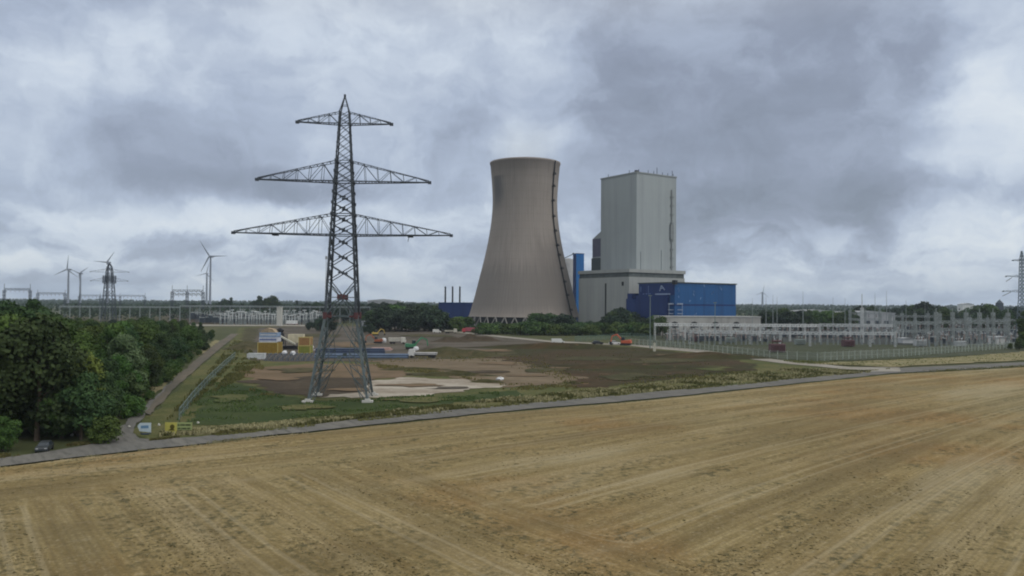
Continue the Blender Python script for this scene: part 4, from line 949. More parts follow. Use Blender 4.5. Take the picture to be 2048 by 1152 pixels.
def excavator(q, rz, label, col, s_=1.0, reach=1):
    e = empty('excavator', q, rz, label, 'excavator'); e.scale = (s_,) * 3; m_ = mat('plant_%.2f_%.2f_%.2f' % col, col, .5, .1)
    for y in (-1.1, 1.1):
        k = MB(); k.prism([(-2, .2), (-1.6, 0), (1.6, 0), (2, .2), (2, .7), (1.6, .95), (-1.6, .95), (-2, .7)], y - .3, y + .3); k.build('crawler_track', M_tyre, e)
    k = MB(); k.box((-.2, 0, 1.0), (3.6, 2.4, 1.1)); k.prism([(-2.4, 1.1), (-1.2, 1.1), (-1.2, 2.3), (-2.2, 2.2)], -1.1, 1.1); k.build('body', m_, e)
    k = MB(); k.prism([(.2, 2.1), (1.6, 2.1), (1.5, 3.3), (.3, 3.3)], .2, 1.15); k.build('cab', M_glass, e)
    k = MB(); k.bar((1.2, -.3, 1.8), (3.6, -.3, 4.4), .5); k.bar((3.6, -.3, 4.4), (5.6, -.3, 3.6), .45); k.bar((5.6, -.3, 3.6), (6.0, -.3, 1.2), .35); k.build('boom', m_, e)
    k = MB(); k.prism([(5.4, .2), (6.4, .3), (6.6, 1.3), (5.8, 1.4)], -.9, .3); k.build('bucket', M_black, e)
    return e
excavator(gp(823, 699), R(15), 'green excavator beside the white flatbed lorry', (.05, .20, .10), 1.15)
excavator(gp(1251, 691), R(160), 'orange-red excavator at the right end of the parked cars', (.55, .12, .06), 1.2)
excavator(gp(751, 671), R(20), 'small yellow excavator in front of the dark round bush', (.45, .33, .08), .9)
excavator(gp(756, 687), R(185), 'rusty orange excavator just right of the pylon', (.30, .10, .05), 1.0)
# containers
def container(q, rz, size, label, col, stripe=None, z=0.0, cat='container', frame=None):
    q = Vector(q); q.z = z; e = empty('site_container', q, rz, label, cat, None); m_ = mat('cont_%.2f_%.2f_%.2f' % col, col, .6, .12, 1.0); L, W, Hh = size
    k = MB(); k.box((0, 0, .15), (L, W, Hh - .3)); 
    n = int(L / .4)
    for i in range(n):
        if i % 2: k.box((-L / 2 + (i + .5) * L / n, -W / 2 - .04, .25), (L / n, .08, Hh - .5))
    k.build('corrugated_wall', m_, e)
    fm = frame or m_; k = MB()
    for sx in (-1, 1):
        for sy in (-1, 1): k.box((sx * (L / 2), sy * (W / 2), 0), (.25, .25, Hh))
    for z_ in (0, Hh - .22): 
        for sy in (-1, 1): k.box((0, sy * W / 2, z_), (L, .2, .2))
    k.build('frame', fm, e)
    if stripe:
        k = MB(); k.box((0, -W / 2 - .1, Hh * .42), (L * .98, .06, Hh * .2)); k.build('stripe', stripe, e)
    return e
M_wht = mat('cream_white', (.58, .60, .62), .6, .1); M_cream = mat('cream', (.50, .46, .33), .7, .15); M_bl = mat('stripe_blue', (.03, .08, .28), .5, .1)
M_yl = mat('frame_yellow', (.45, .38, .14), .6, .1)
qc = gp(540, 706); D1 = .175 * qc.y / 280
pxm = qc.y / F
container(qc, 0, (39 * pxm, 6, 22 * pxm), 'ochre yellow container at the bottom of the striped stack', (.25, .17, .03), None, 0, frame=M_yl)
container(qc, 0, (34 * pxm, 5.5, 10 * pxm), 'white container with dark blue stripe on top of the yellow one', (.50, .53, .60), M_bl, 22 * pxm + .01)
container(qc, 0, (33 * pxm, 5.2, 9 * pxm), 'pale blue container, third from the ground in the striped stack', (.24, .33, .47), M_wht, 32 * pxm + .03)
k = MB(); zt = 41 * pxm + .04
k.prism([(-3.2, 0), (2.6, 0), (1.4, 1.3), (-.6, 1.7), (-2.4, .9)], -2, 2); tag(k.build('timber_pile', mat('timber', (.34, .27, .18), .9, .35, 1.2)), 'untidy pile of boards on top of the striped container stack', 'timber pile').location = (qc.x, qc.y, zt)
k = MB(); k.box((0, 0, 0), (2.2, 2.2, .9)); k.blob((0, 0, 1.4), (1.5, 1.3, 1.0), 3, 2); o = k.build('rolled_tarpaulin', M_black); tag(o, 'black rolled tarpaulin right of the board pile', 'tarpaulin'); o.location = gp(555, 690) + Vector((0, 4, 5.2))
k = MB(); k.box((0, 0, 0), (3, 3, 5.2)); tag(k.build('dark_tank', M_black), 'black tank below the rolled tarpaulin behind the container stack', 'tank').location = gp(555, 690) + Vector((0, 4, 0))
# conveyor and cream body
q = gp(578, 700); cv = empty('screening_machine', q, 0, 'cream screening machine with a sloping conveyor right of the container stack', 'machine')
k = MB(); k.box((2.2, 3, 3.0), (6.2, 3, 3.4)); k.build('hopper', M_cream, cv)
k = MB(); k.bar((-5.0, 0, 6.4), (2.6, 0, 2.4), 1.6, .5); k.build('conveyor', mat('conveyor_pale', (.42, .42, .36)), cv)
k = MB()
for x, z in ((-4.5, 6), (-1.5, 4.4), (2, 2.6)): k.bar((x, 0, 0), (x, 0, z), .25)
k.box((0, 1.6, .4), (7, 2.6, 1.3)); k.build('undercarriage', M_black, cv)
qy = gp(611, 706); py_ = qy.y / F
container(qy, 0, (23 * py_, 4, 15 * py_), 'yellow-green skip below the orange container', (.20, .22, .04), None, 0, frame=M_yl)
container(qy, 0, (22 * py_, 4, 17 * py_), 'orange-brown container with yellow frame stacked on the skip', (.30, .17, .07), None, 15 * py_ + .02, frame=M_yl)
container(gp(513, 718), .1, (5.6, 2.6, 2.0), 'low white tarpaulin-covered container left of the steel frames', (.52, .55, .56))
# spheres / big bags
for px, py, lb in ((569, 711, 'white big bag with pink print under the conveyor'), (586, 712, 'plain white big bag right of the pink-printed one'), (623, 699, 'small white big bag beside the orange container')):
    q = gp(px, py); k = MB(); k.blob((0, 0, .9), (1.0, .9, .95), px, 2, .1); k.bar((-.6, 0, 1.6), (.6, 0, 1.9), .12); tag(k.build('big_bag', M_wht), lb, 'bulk bag').location = q
# steel frames
M_sf = mat('blue_grey_steel', (.12, .145, .18), .6, .3, .6)
for i in range(9):
    px = 533 + i * 10.5; q = gp(px, 722); k = MB()
    for s_ in (0, 1.2): k.bar((-.8, s_ * 2, 0), (.9, s_ * 2, 2.4), .22); k.bar((.9, s_ * 2, 2.4), (1.5, s_ * 2, 0), .16)
    k.bar((.9, 0, 2.4), (.9, 2.4, 2.4), .2); k.bar((-.8, 0, .1), (1.5, 0, .1), .2)
    tag(k.build('trestle_frame', M_sf), 'blue-grey leaning steel trestle in the row before the containers', 'trestle', 'row of steel trestles').location = q
# pipe stacks
M_pipe = mat('blue_pipe', (.085, .125, .19), .5, .15, .4); M_piped = mat('dark_blue_pipe', (.035, .055, .10), .5, .15, .4)
def pipes(px0, px1, py, n, rws, label, mtl, r=.42):
    a_ = gp(px0, py); c_ = gp(px1, py); L = c_.x - a_.x; e = empty('pipe_stack', a_, math.atan2(c_.y - a_.y, L), label, 'pipe stack')
    for j in range(rws):
        for i in range(n - j):
            k = MB(); o_ = rnd.uniform(-.5, .5); k.tube((o_, (i + j * .5) * 2 * r, r + j * r * 1.75), (L + o_, (i + j * .5) * 2 * r, r + j * r * 1.75), r, r, 10); k.build('pipe', mtl, e)
    k = MB()
    for t in (.1, .5, .9): k.box((L * t, (n - 1) * r, -.02), (.3, n * 2 * r, .12))
    k.build('timber_bearer', mat('timber', (.34, .27, .18)), e)
pipes(632, 770, 709, 5, 3, 'dark blue stack of long pipes behind the pylon legs', M_piped)
pipes(628, 816, 717, 5, 2, 'light blue-grey stack of long pipes nearest the pylon', M_pipe)
k = MB(); k.box((0, 0, 0), (34, 8, .25)); tag(k.build('steel_mats', mat('mats', (.20, .19, .20), .7, .3, .5)), 'flat grey steel mats laid behind the dark blue pipes', 'steel mats').location = gp(700, 701)
q = gp(762, 701); k = MB(); k.box((0, 0, 0), (9, 5, .7)); k.box((0, 0, .7), (7.6, 4.2, .5)); tag(k.build('board_stack', mat('pinkish_boards', (.36, .24, .21), .9, .2)), 'flat pinkish stack of boards right of the pylon', 'board stack').location = q
# cream panels leaning etc
q = gp(857, 711); 
for i, (px, py, lb) in enumerate(((832, 704, 'white round tank beside the flatbed lorry cab'), (768, 685, 'small pale tank left of the cream tipper lorry'))):
    q = gp(px, py); k = MB(); k.lathe([(.01, 0), (1.1, 0), (1.15, 1.5), (.8, 2.1), (.01, 2.3)], 16); k.box((0, 0, -.02), (1.8, 1.8, .2)); tag(k.build('water_tank', M_wht, None, True), lb, 'tank').location = q
# white post at the road
q = gp(1309, 703); k = MB(); k.box((0, 0, 0), (1.0, .8, 2.6)); k.box((0, 0, 2.6), (.7, .6, 1.0)); tag(k.build('marker_post', mat('cream_post', (.5, .49, .4))), 'stubby cream marker post beside the pale site road', 'post').location = q
k = MB(); k.blob((0, 0, .4), (.9, .7, .6), 2, 2); tag(k.build('boulder', M_wht), 'white lump at the right tip of the gravel patch', 'boulder').location = gp(1000, 761)

# ------------------------------------------------------------------ spoil heaps
def heap(name, px, py, rx, ry, h, m, label, seed):
    q = gp(px, py); k = MB(); n = 28; rr_ = 10
    k.v.append((0, 0, h))
    for j in range(1, rr_ + 1):
        for i in range(n):
            a_ = 2 * math.pi * i / n; t = j / rr_; nn = 1 + .22 * noise.noise(Vector((math.cos(a_) * 1.5, math.sin(a_) * 1.5, seed)))
            zz_ = h * (math.cos(t * math.pi) * .5 + .5) * (1 + .45 * noise.noise(Vector((math.cos(a_) * t * 3, math.sin(a_) * t * 3, seed + 5)))) - (.3 if j == rr_ else 0)
            k.v.append((rx * t * nn * math.cos(a_), ry * t * nn * math.sin(a_), zz_))
    for i in range(n): k.f.append((0, 1 + i, 1 + (i + 1) % n))
    for j in range(rr_ - 1):
        for i in range(n): a0 = 1 + j * n; k.f.append((a0 + i, a0 + n + i, a0 + n + (i + 1) % n, a0 + (i + 1) % n))
    o = k.build(name, m, None, True); o.location = q; tag(o, label, 'spoil heap', 'spoil heaps on the building site'); return o
heap('spoil_heap', 1120, 697, 52, 9, 2.4, G_brown, 'long dark soil bank in front of the parked cars', 1)
heap('spoil_heap', 905, 712, 24, 9, 3.2, G_olive, 'grassy olive heap right of the flatbed lorry', 2)
heap('spoil_heap', 868, 704, 13, 7, 2.4, G_yard, 'grey-pink rubble heap behind the flatbed lorry', 3)
heap('spoil_heap', 947, 682, 16, 7, 3.4, G_wet, 'dark heap just below the red lorry', 4)
heap('spoil_heap', 900, 684, 14, 7, 2.4, G_wet, 'low brown heap left of the dark heap', 5)
heap('spoil_heap', 1420, 716, 34, 9, 2.0, G_brown, 'reddish brown bank beneath the pale site road', 6)
heap('spoil_heap', 500, 697, 12, 16, 3.0, G_olive, 'weedy bank beside the track left of the containers', 7)
heap('spoil_heap', 905, 752, 17, 2.4, 1.3, G_olive, 'narrow dark weedy ridge above the pale gravel', 8)
heap('spoil_heap', 830, 741, 15, 2.4, 1.0, G_olive, 'narrow weedy ridge between the two pink earth areas', 9)
heap('spoil_heap', 975, 766, 6.5, 1.6, 1.0, G_olive, 'small dark ridge at the right end of the gravel', 10)
heap('spoil_heap', 1250, 735, 40, 10, 1.2, G_brown, 'broad low brown mound in the middle of the bare soil', 11)

# ------------------------------------------------------------------ signs
q = gp(290, 869); pm_ = q.y / F
sg = empty('info_sign', q, R(4), 'light blue and white board sign at the track junction', 'sign')
w2, h2 = 23 * pm_, 19 * pm_
k = MB(); k.prism([(-w2 * .62, .95 + h2 * .15), (-w2 * .45, .5), (w2 / 2, .3), (w2 / 2, .3 + h2), (-w2 * .42, .3 + h2), (-w2 * .62, .3 + h2 * .75)], -.04, .04); k.build('board', mat('sign_pale', (.50, .60, .66), .5, .1), sg)
k = MB(); k.prism([(-w2 * .35, .55 + h2 * .25), (w2 * .3, .5 + h2 * .3), (w2 * .3, .3 + h2 * .75), (-w2 * .35, .3 + h2 * .72)], -.06, -.042); k.build('blue_field', mat('sign_blue', (.14, .27, .42), .5, .1), sg)
k = MB()
for x in (-w2 * .35, w2 * .42): k.box((x, .08, 0), (.07, .07, 1.0))
k.box((w2 * .1, -.3, -.02), (w2 * .6, .4, .25)); k.build('post', mat('sign_dark', (.03, .05, .09)), sg)
q = gp(357, 869); yw, yh = 53 * pm_, 22 * pm_
ys = empty('banner_sign', q, R(3), 'long yellow banner with dark emblem and two rows of lettering', 'sign')
M_yel = mat('banner_yellow', (.46, .43, .10), .6, .12); M_yel2 = mat('banner_green_yellow', (.30, .36, .15), .6, .12); M_ink = mat('banner_ink', (.035, .05, .02), .7, .1)
x0 = -yw / 2; x1 = x0 + yw * .44
k = MB(); k.prism([(x0, .15), (x1, .15), (x1, .15 + yh), (x0, .15 + yh)], -.03, .03); k.build('yellow_panel', M_yel, ys)
k = MB(); k.prism([(x1 + .01, .15 + yh * .32), (yw / 2, .15 + yh * .32), (yw / 2, .15 + yh), (x1 + .01, .15 + yh)], -.03, .03); k.build('text_panel', M_yel2, ys)
k = MB(); k.tube((x0 + yw * .27, -.06, .15 + yh * .62), (x0 + yw * .27, -.035, .15 + yh * .62), yh * .21, yh * .21, 14); k.prism([(x0 + yw * .12, .15 + yh * .3), (x0 + yw * .36, .15 + yh * .28), (x0 + yw * .3, .15 + yh * .5), (x0 + yw * .2, .15 + yh * .42)], -.06, -.035); k.build('emblem', mat('emblem_dark', (.09, .08, .015)), ys)
for row, (zr, hh) in enumerate(((.78, .16), (.46, .14))):
    x = x1 + .12; k = MB(); rr = random.Random(row + 2)
    while x < yw / 2 - .15:
        wd = rr.uniform(.09, .15); k.box((x + wd / 2, -.05, .15 + yh * zr - hh * yh / 2), (wd * .78, .03, hh * yh)); x += wd + (.03 if rr.random() > .2 else .12)
    k.build('lettering', M_ink, ys)
k = MB()
for x in (x0, x1, yw / 2): k.box((x, .08, 0), (.08, .08, yh + .2))
k.build('post', mat('sign_wood', (.22, .19, .10)), ys)
for px, py, lb in ((258, 856, 'pale boundary stone left of the blue sign'), (318, 852, 'pale boundary stone between the two signs'), (209, 883, 'pale boundary stone on the tree side of the junction'), (201, 866, 'dim boundary stone under the trees by the junction'), (396, 848, 'small pale stone right of the yellow banner'), (144, 872, 'faint stone deep under the trees')):
    k = MB(); k.blob((0, 0, .15), (.22, .2, .26), px, 2, .2); tag(k.build('boundary_stone', mat('pale_stone', (.40, .40, .36))), lb, 'stone').location = gp(px, py)

# ------------------------------------------------------------------ trees
def leaf_mat(name, c1, c2):
    m = bpy.data.materials.new(name); m.use_nodes = True; b = NB(m.node_tree); p = b.n['Principled BSDF']
    g = b.node('ShaderNodeNewGeometry'); oi = b.node('ShaderNodeObjectInfo'); tc = b.node('ShaderNodeTexCoord')
    n = b.noise(tc.outputs['Object'], .45, 3, .6)
    f = b.m('ADD', b.m('MULTIPLY', g.outputs['Random Per Island'], .45), b.m('MULTIPLY', b.mr(n, .3, .7), .55))
    c = b.mix(f, c1, c2)
    hsv = b.node('ShaderNodeHueSaturation'); b.l.new(c, hsv.inputs['Color']); hsv.inputs['Hue'].default_value = .5
    b.l.new(b.m('MULTIPLY_ADD', oi.outputs['Random'], .05, .475), hsv.inputs['Hue'])
    b.l.new(b.m('MULTIPLY_ADD', b.m('FRACT', b.m('MULTIPLY', oi.outputs['Random'], 7.7)), .6, .68), hsv.inputs['Value'])
    b.l.new(hsv.outputs[0], p.inputs['Base Color']); p.inputs['Roughness'].default_value = .8; p.inputs['Specular IOR Level'].default_value = .15
    return m
L_dark = leaf_mat('leaf_dark', (0.022, 0.045, 0.018), (0.052, 0.088, 0.030))
L_mid = leaf_mat('leaf_mid', (0.027, 0.058, 0.014), (0.072, 0.120, 0.029))
L_yel = leaf_mat('leaf_yellow', (.062, .095, .020), (.145, .185, .040))
L_pale = leaf_mat('leaf_pale', (.048, .080, .036), (.105, .145, .070))
L_far = leaf_mat('leaf_far', (.015, .032, .020), (.034, .058, .032))
M_bark = mat('bark', (.085, .065, .048), .9, .25, 2.0)
def crown(seed, r, hc, n, leaf, shape='round', z0=2.0):
    rg = random.Random(seed); k = MB(); cl = []
    nc = 22 if shape != 'cone' else 26
    for i in range(nc):
        t = rg.random(); a_ = rg.uniform(0, 6.283)
        if shape == 'round':
            zz_ = t; rr_ = math.sin(math.pi * min(1, .12 + .86 * zz_)) ** .6 * r * rg.uniform(.45, .82); cr = r * rg.uniform(.26, .44)
        elif shape == 'tall':
            zz_ = t; rr_ = (math.sin(math.pi * (.1 + .85 * zz_)) ** .8) * r * rg.uniform(.35, .7); cr = r * rg.uniform(.3, .5)
        else:
            zz_ = t ** 1.3; rr_ = (1 - zz_) * r * rg.uniform(.4, .8); cr = r * (.18 + .22 * (1 - zz_))
        cl.append((rr_ * math.cos(a_), rr_ * math.sin(a_), z0 + cr * .5 + zz_ * (hc - z0 - cr * 1.3), cr))
    cl.append((0, 0, z0 + (hc - z0) * .5, r * .55)); cl.append((0, 0, hc - r * .35, r * .33))
    tot = sum(c[3] ** 2 for c in cl)
    for (cx, cy, cz_, cr) in cl:
        for j in range(int(n * cr * cr / tot)):
            d = Vector((rg.gauss(0, 1), rg.gauss(0, 1), rg.gauss(0, 1))).normalized()
            if d.z < -.3 and rg.random() < .6: d.z = -d.z
            q = Vector((cx, cy, cz_)) + d * cr * rg.uniform(.72, 1.12) * (1 + .25 * noise.noise(d * 2.5 + Vector((cx, cy, cz_))))
            nr = (d + Vector((rg.gauss(0, .5), rg.gauss(0, .5), rg.gauss(0, .5)))).normalized(); u = nr.orthogonal().normalized(); v = nr.cross(u)
            a_ = rg.uniform(0, 6.283); u, v = u * math.cos(a_) + v * math.sin(a_), v * math.cos(a_) - u * math.sin(a_)
            s_ = leaf * rg.uniform(.55, 1.2); i = len(k.v)
            k.v += [tuple(q - u * s_ * .5), tuple(q + v * s_ * .32), tuple(q + u * s_ * .5), tuple(q - v * s_ * .32)]; k.f.append((i, i + 1, i + 2, i + 3))
    return k
def trunk(seed, h, r):
    rg = random.Random(seed); k = MB(); pt = Vector((0, 0, -.2)); rr_ = r
    for i in range(4):
        q = pt + Vector((rg.uniform(-.2, .2), rg.uniform(-.2, .2), h * .7 / 4 + .05)); k.tube(pt, q, rr_, rr_ * .8, 7, False)
        if i > 0:
            for j in range(2):
                a_ = rg.uniform(0, 6.283); k.tube(q, q + Vector((math.cos(a_) * h * .18, math.sin(a_) * h * .18, h * .16)), rr_ * .5, rr_ * .12, 5, False)
        pt = q; rr_ *= .8
    return k
def rawmesh(k, name, m):
    me = bpy.data.meshes.new(name); me.from_pydata(k.v, [], k.f); me.update(); me.materials.append(m); return me
TV = {}
def variant(key, seed, r, h, n, leaf, shape, lm, z0=1.2, tr=.28, name='tree'):
    TV[key] = (name, rawmesh(crown(seed, r, h, n, leaf, shape, z0), 'crown', lm), rawmesh(trunk(seed, h, tr), 'trunk', M_bark), h)
NN = 9000
for i in range(4): variant('d%d' % i, 10 + i, 4.6, 12, NN, .55, 'round', L_dark)
for i in range(4): variant('m%d' % i, 20 + i, 4.2, 11, NN, .55, 'round', L_mid)
variant('t0', 31, 3.2, 13, NN, .5, 'tall', L_dark); variant('t1', 32, 3.0, 13, NN, .5, 'tall', L_mid)
variant('y0', 41, 4.4, 11.5, 10000, .5, 'tall', L_yel); variant('p0', 51, 4.6, 12.5, 10000, .5, 'round', L_pale)
variant('c0', 61, 3.4, 15, 8000, .5, 'cone', L_dark, .6, .25, 'conifer')
for i in range(3): variant('s%d' % i, 70 + i, 2.4, 3.6, 2500, .45, 'round', [L_mid, L_dark, L_mid][i], .2, .1, 'shrub')
for i in range(4): variant('f%d' % i, 80 + i, 5.5, 13, 2600, 1.1, 'round', [L_far, L_dark, L_far, L_mid][i])
variant('ft', 90, 3.4, 15, 2400, 1.0, 'tall', L_far); variant('fc', 91, 3.2, 15, 2400, 1.0, 'cone', L_far, .6, .25, 'conifer')
def px_of(v):                          # which pixel column a place is seen in, for wording labels
    d = CM.transposed() @ (Vector(v) - Vector((0, 0, H))); return 1024 + F * d.x / -d.z
def wood_label(px, Y, key):
    tone = {'d': 'dark round', 'm': 'mid green round', 't': 'narrow tall'}[key[0]]
    if Y < 125: z = 'in the front row of the wood, behind the parked car' if px < 120 else 'in the front row of the wood, next to the road junction'
    elif Y < 170: z = 'near the left frame edge, second row of the wood' if px < 70 else 'around the yellow-green tree in the wood' if px < 200 else 'by the pale silvery tree at the track'
    elif Y < 240: z = 'below the dark conifer at the left' if px < 110 else 'in the middle of the wood, above the yellow-green tree' if px < 240 else 'on the track side of the wood, behind the pale silvery tree'
    elif Y < 350: z = 'behind the conifer in the rear wood' if px < 120 else 'in the rear of the wood, under the clearing' if px < 280 else 'overhanging the far half of the track'
    else: z = 'at the far end of the wood, before the clearing' if px < 300 else 'at the far end of the wood, where the track disappears'
    return tone + ' tree ' + z
def tree(key, loc, h, label, group, wide=1.0, cat=None):
    nm, cm_, tm_, h0 = TV[key]; s_ = h / h0; e = bpy.data.objects.new(nm, None); C.objects.link(e); e.location = loc; e.rotation_euler = (0, 0, rnd.uniform(0, 6.28)); e.scale = (s_ * wide, s_ * wide, s_)
    tag(e, label, cat or nm, group)
    for n_, me in (('trunk', tm_), ('crown', cm_)):
        o = bpy.data.objects.new(n_, me); C.objects.link(o); o.parent = e
    return e
# --- wood at the left
Lc = [(-260, 606), (-60, 604), (0, 609), (40, 601), (75, 606), (108, 632), (150, 646), (220, 650), (290, 640), (400, 644), (450, 662)]
Bc = [(100, 195), (124, 240), (150, 290), (200, 330), (300, 398), (400, 432), (500, 452)]      # distance -> right boundary px
def interp(T, x):
    if x <= T[0][0]: return T[0][1]
    for (a0, b0), (a1, b1) in zip(T, T[1:]):
        if x <= a1: return lerp(b0, b1, (x - a0) / (a1 - a0))
    return T[-1][1]
WG = 'broadleaf trees of the wood left of the track'
rr = random.Random(12)
Yd = 112; nt_ = 0
while Yd < 470:
    bx = interp(Bc, Yd); wpx = 6.4 * F / Yd; px = bx - wpx * .55
    while px > -70 and nt_ < 175:
        ppx = px + rr.uniform(-.25, .25) * wpx; yy = Yd + rr.uniform(-3, 3)
        lim = 19.5 - (interp(Lc, ppx) - 608) * yy / F; h = min(lim, 17.5) * rr.uniform(.80, 1.0)
        edge = (bx - ppx) < wpx * 1.2
        if edge: h *= rr.uniform(.55, .85)
        h = max(h, 4.5)
        # keep room for the two marked trees
        key = rr.choice(['d0', 'd1', 'd2', 'd3', 'm0', 'm1', 'm2', 'm3', 't0', 't1', 'd0', 'd2'])
        if 90 < ppx < 270 and 112 < yy < 168 and h > 9.5: h = 9.5
        q = at(ppx, 608, yy); q.z = 0
        tree(key, q, h, wood_label(ppx, yy, key), WG, rr.uniform(.85, 1.15)); nt_ += 1
        px -= wpx * rr.uniform(.9, 1.2)
    Yd += 9.5 if Yd < 180 else 18 if Yd < 320 else 34
def treeat(key, px, yy, top, label, wide=1.0, group=None):
    q = at(px, 608, yy); q.z = 0; return tree(key, q, at(px, top, yy).z, label, group, wide)
treeat('y0', 152, 118, 702, 'yellow-green tree standing out in the middle of the wood', 1.0)
treeat('p0', 246, 158, 672, 'pale silvery green tree at the right edge of the wood', .95)
treeat('c0', 66, 190, 597, 'dark conifer, the highest top in the wood at the left', 1.0)
treeat('m1', 12, 104, 832, 'bright green low tree at the left frame edge by the road', 1.2)
treeat('m2', 115, 135, 700, 'tall mid green tree left of the yellow-green one', 1.0)
treeat('d1', 20, 150, 609, 'big dark tree at the upper left frame edge', 1.0)
treeat('d3', 350, 240, 678, 'rounded dark tree overhanging the track', 1.3)
for i, (px, Yd, tp) in enumerate(((-8, 112, 800), (38, 116, 770), (70, 119, 745), (100, 116, 790), (128, 114, 775), (160, 116, 765), (188, 120, 780), (205, 128, 770), (225, 138, 760), (255, 150, 745), (272, 165, 730), (300, 190, 715))):
    q = at(px, 608, Yd); q.z = 0
    tree(('m0', 'd1', 'm3', 'd2')[i % 4], q, at(px, tp, Yd).z, 'low leafy tree in the skirt of the wood, ' + ('above the parked car' if px < 90 else 'left of the road junction' if px < 200 else 'beside the track') + (', lighter green' if i % 2 == 0 else ', darker green'), 'low trees along the front of the wood', 1.45)
for i in range(18):      # low bushes along the wood's edge
    Yd = rr.uniform(108, 330); bx = interp(Bc, Yd); q = at(bx + rr.uniform(0, 9), 608, Yd); q.z = 0
    tree('s%d' % rr.randrange(3), q, rr.uniform(1.8, 3.8), 'low green shrub at the foot of the wood, ' + ('behind the parked car' if q.y < 125 and bx < 225 else 'by the road junction' if q.y < 150 else 'beside the pale silvery tree' if q.y < 190 else 'half way along the track' if q.y < 260 else 'near the far end of the track'), 'shrubs along the edge of the wood')
for i in range(6):
    q = at(120 + i * 34 + rr.uniform(-8, 8), 608, rr.uniform(520, 620)); q.z = 0
    tree('f%d' % rr.randrange(4), q, rr.uniform(5, 9), 'rounded bush in the clearing beyond the wood', 'bushes in the far clearing', 1.3)
# --- hedge before the power plant
HG = 'trees of the belt before the cooling tower'
for i in range(54):
    px = lerp(745, 1325, (i + .5) / 54) + rr.uniform(-4, 4); Yd = rr.uniform(545, 590)
    tp = 640
    for (a0, a1, t_) in ((745, 880, 612), (880, 940, 636), (940, 1060, 647), (1060, 1140, 628), (1140, 1225, 640), (1225, 1262, 618), (1262, 1300, 636), (1300, 1325, 632)):
        if a0 <= px < a1: tp = t_
    h = max(4, at(px, tp + rr.uniform(-3, 9), Yd).z); q = at(px, 608, Yd); q.z = 0
    tree('f%d' % rr.randrange(4), q, h, 'dark green tree of the belt, ' + ('left of the cooling tower' if px < 940 else 'before the left half of the cooling tower' if px < 1050 else 'before the right half of the cooling tower' if px < 1150 else 'before the grey annex' if px < 1250 else 'before the dark blue wall'), HG, 1.45)
for px, Yd, tp, lb in ((1085, 520, 626, 'dark rounded tree before the cooling tower legs'), (1242, 520, 614, 'tallest light green tree of the belt, before the annex'), (1325, 470, 632, 'dark tree at the left end of the white gantry'), (640, 540, 634, 'dark bush behind the left pylon leg'), (662, 545, 636, 'dark bush seen between the pylon legs'), (742, 500, 646, 'round dark bush right of the pylon legs'), (728, 505, 651, 'small dark bush touching the right pylon leg'), (620, 560, 643, 'low dark bush left of the pylon')):
    q = at(px, 608, Yd); q.z = 0; tree('f%d' % (px % 4), q, at(px, tp, Yd).z, lb, None, 1.15)
for i in range(26):
    px = lerp(960, 1330, (i + .5) / 26) + rr.uniform(-4, 4); Yd = rr.uniform(500, 530); q = at(px, 608, Yd); q.z = 0
    tree('s%d' % rr.randrange(3), q, max(3.5, at(px, 646 + rr.uniform(-3, 4), Yd).z), 'dense green bush of the low hedge, ' + ('left of the cooling tower' if px < 940 else 'under the cooling tower' if px < 1150 else 'under the grey annex' if px < 1250 else 'under the dark blue wall'), 'bushes of the low hedge before the power station', 1.6)
# belt behind left of cooling tower (dark, x 720-880)
for i in range(26):
    px = lerp(600, 885, (i + .5) / 26) + rr.uniform(-4, 4); Yd = rr.uniform(780, 860); q = at(px, 608, Yd); q.z = 0
    tree('f%d' % rr.randrange(3), q, max(10, at(px, 606 + rr.uniform(-3, 4), Yd).z), 'tall dark tree of the far belt, ' + ('left of the pylon' if px < 660 else 'right of the pylon, above the warehouse' if px < 800 else 'next to the blue shed with three flues'), 'trees of the belt behind the warehouse')
# --- trees right
RGp = 'trees behind the right switchyard'
for (x0, x1, n, Y0, Y1, tp, v) in ((1518, 1600, 6, 600, 660, 620, 4), (1600, 1705, 8, 600, 680, 622, 5), (1700, 1900, 12, 800, 950, 614, 5), (1840, 1900, 5, 640, 720, 615, 6), (1900, 2060, 10, 850, 1000, 617, 4), (1960, 2055, 8, 620, 700, 616, 6)):
    for i in range(n):
        px = lerp(x0, x1, (i + .5) / n) + rr.uniform(-4, 4); Yd = rr.uniform(Y0, Y1); q = at(px, 608, Yd); q.z = 0
        tree('f%d' % rr.randrange(4), q, max(5, at(px, tp + rr.uniform(-v, v), Yd).z), 'green tree ' + ('just right of the blue hall' if px < 1600 else 'before the long grey control building' if px < 1705 else 'behind the tall rear gantry' if px < 1830 else 'beneath the large pale green tree' if px < 1905 else 'near the church tower') + (', in the nearer row' if Yd < 720 else ', in the farther row'), RGp, rr.uniform(.9, 1.3))
treeat('f2', 1849, 760, 602, 'large pale green rounded tree above the switchyard gantries', 1.3)
treeat('f1', 1974, 900, 607, 'broad dark dome-shaped tree left of the church tower', 2.0)
for (px, Yd, tp, w_) in ((2020, 372, 686, 1.2), (2038, 366, 682, 1.3), (2052, 380, 662, 1.3), (2062, 360, 676, 1.4)):
    treeat('m%d' % (px % 4), px, Yd, tp, 'dark leafy bush in the cluster at the right frame edge', w_, 'bushes at the right frame edge')
treeat('t1', 2052, 400, 622, 'tall blue-green tree at the right frame edge behind the bushes', 1.2)
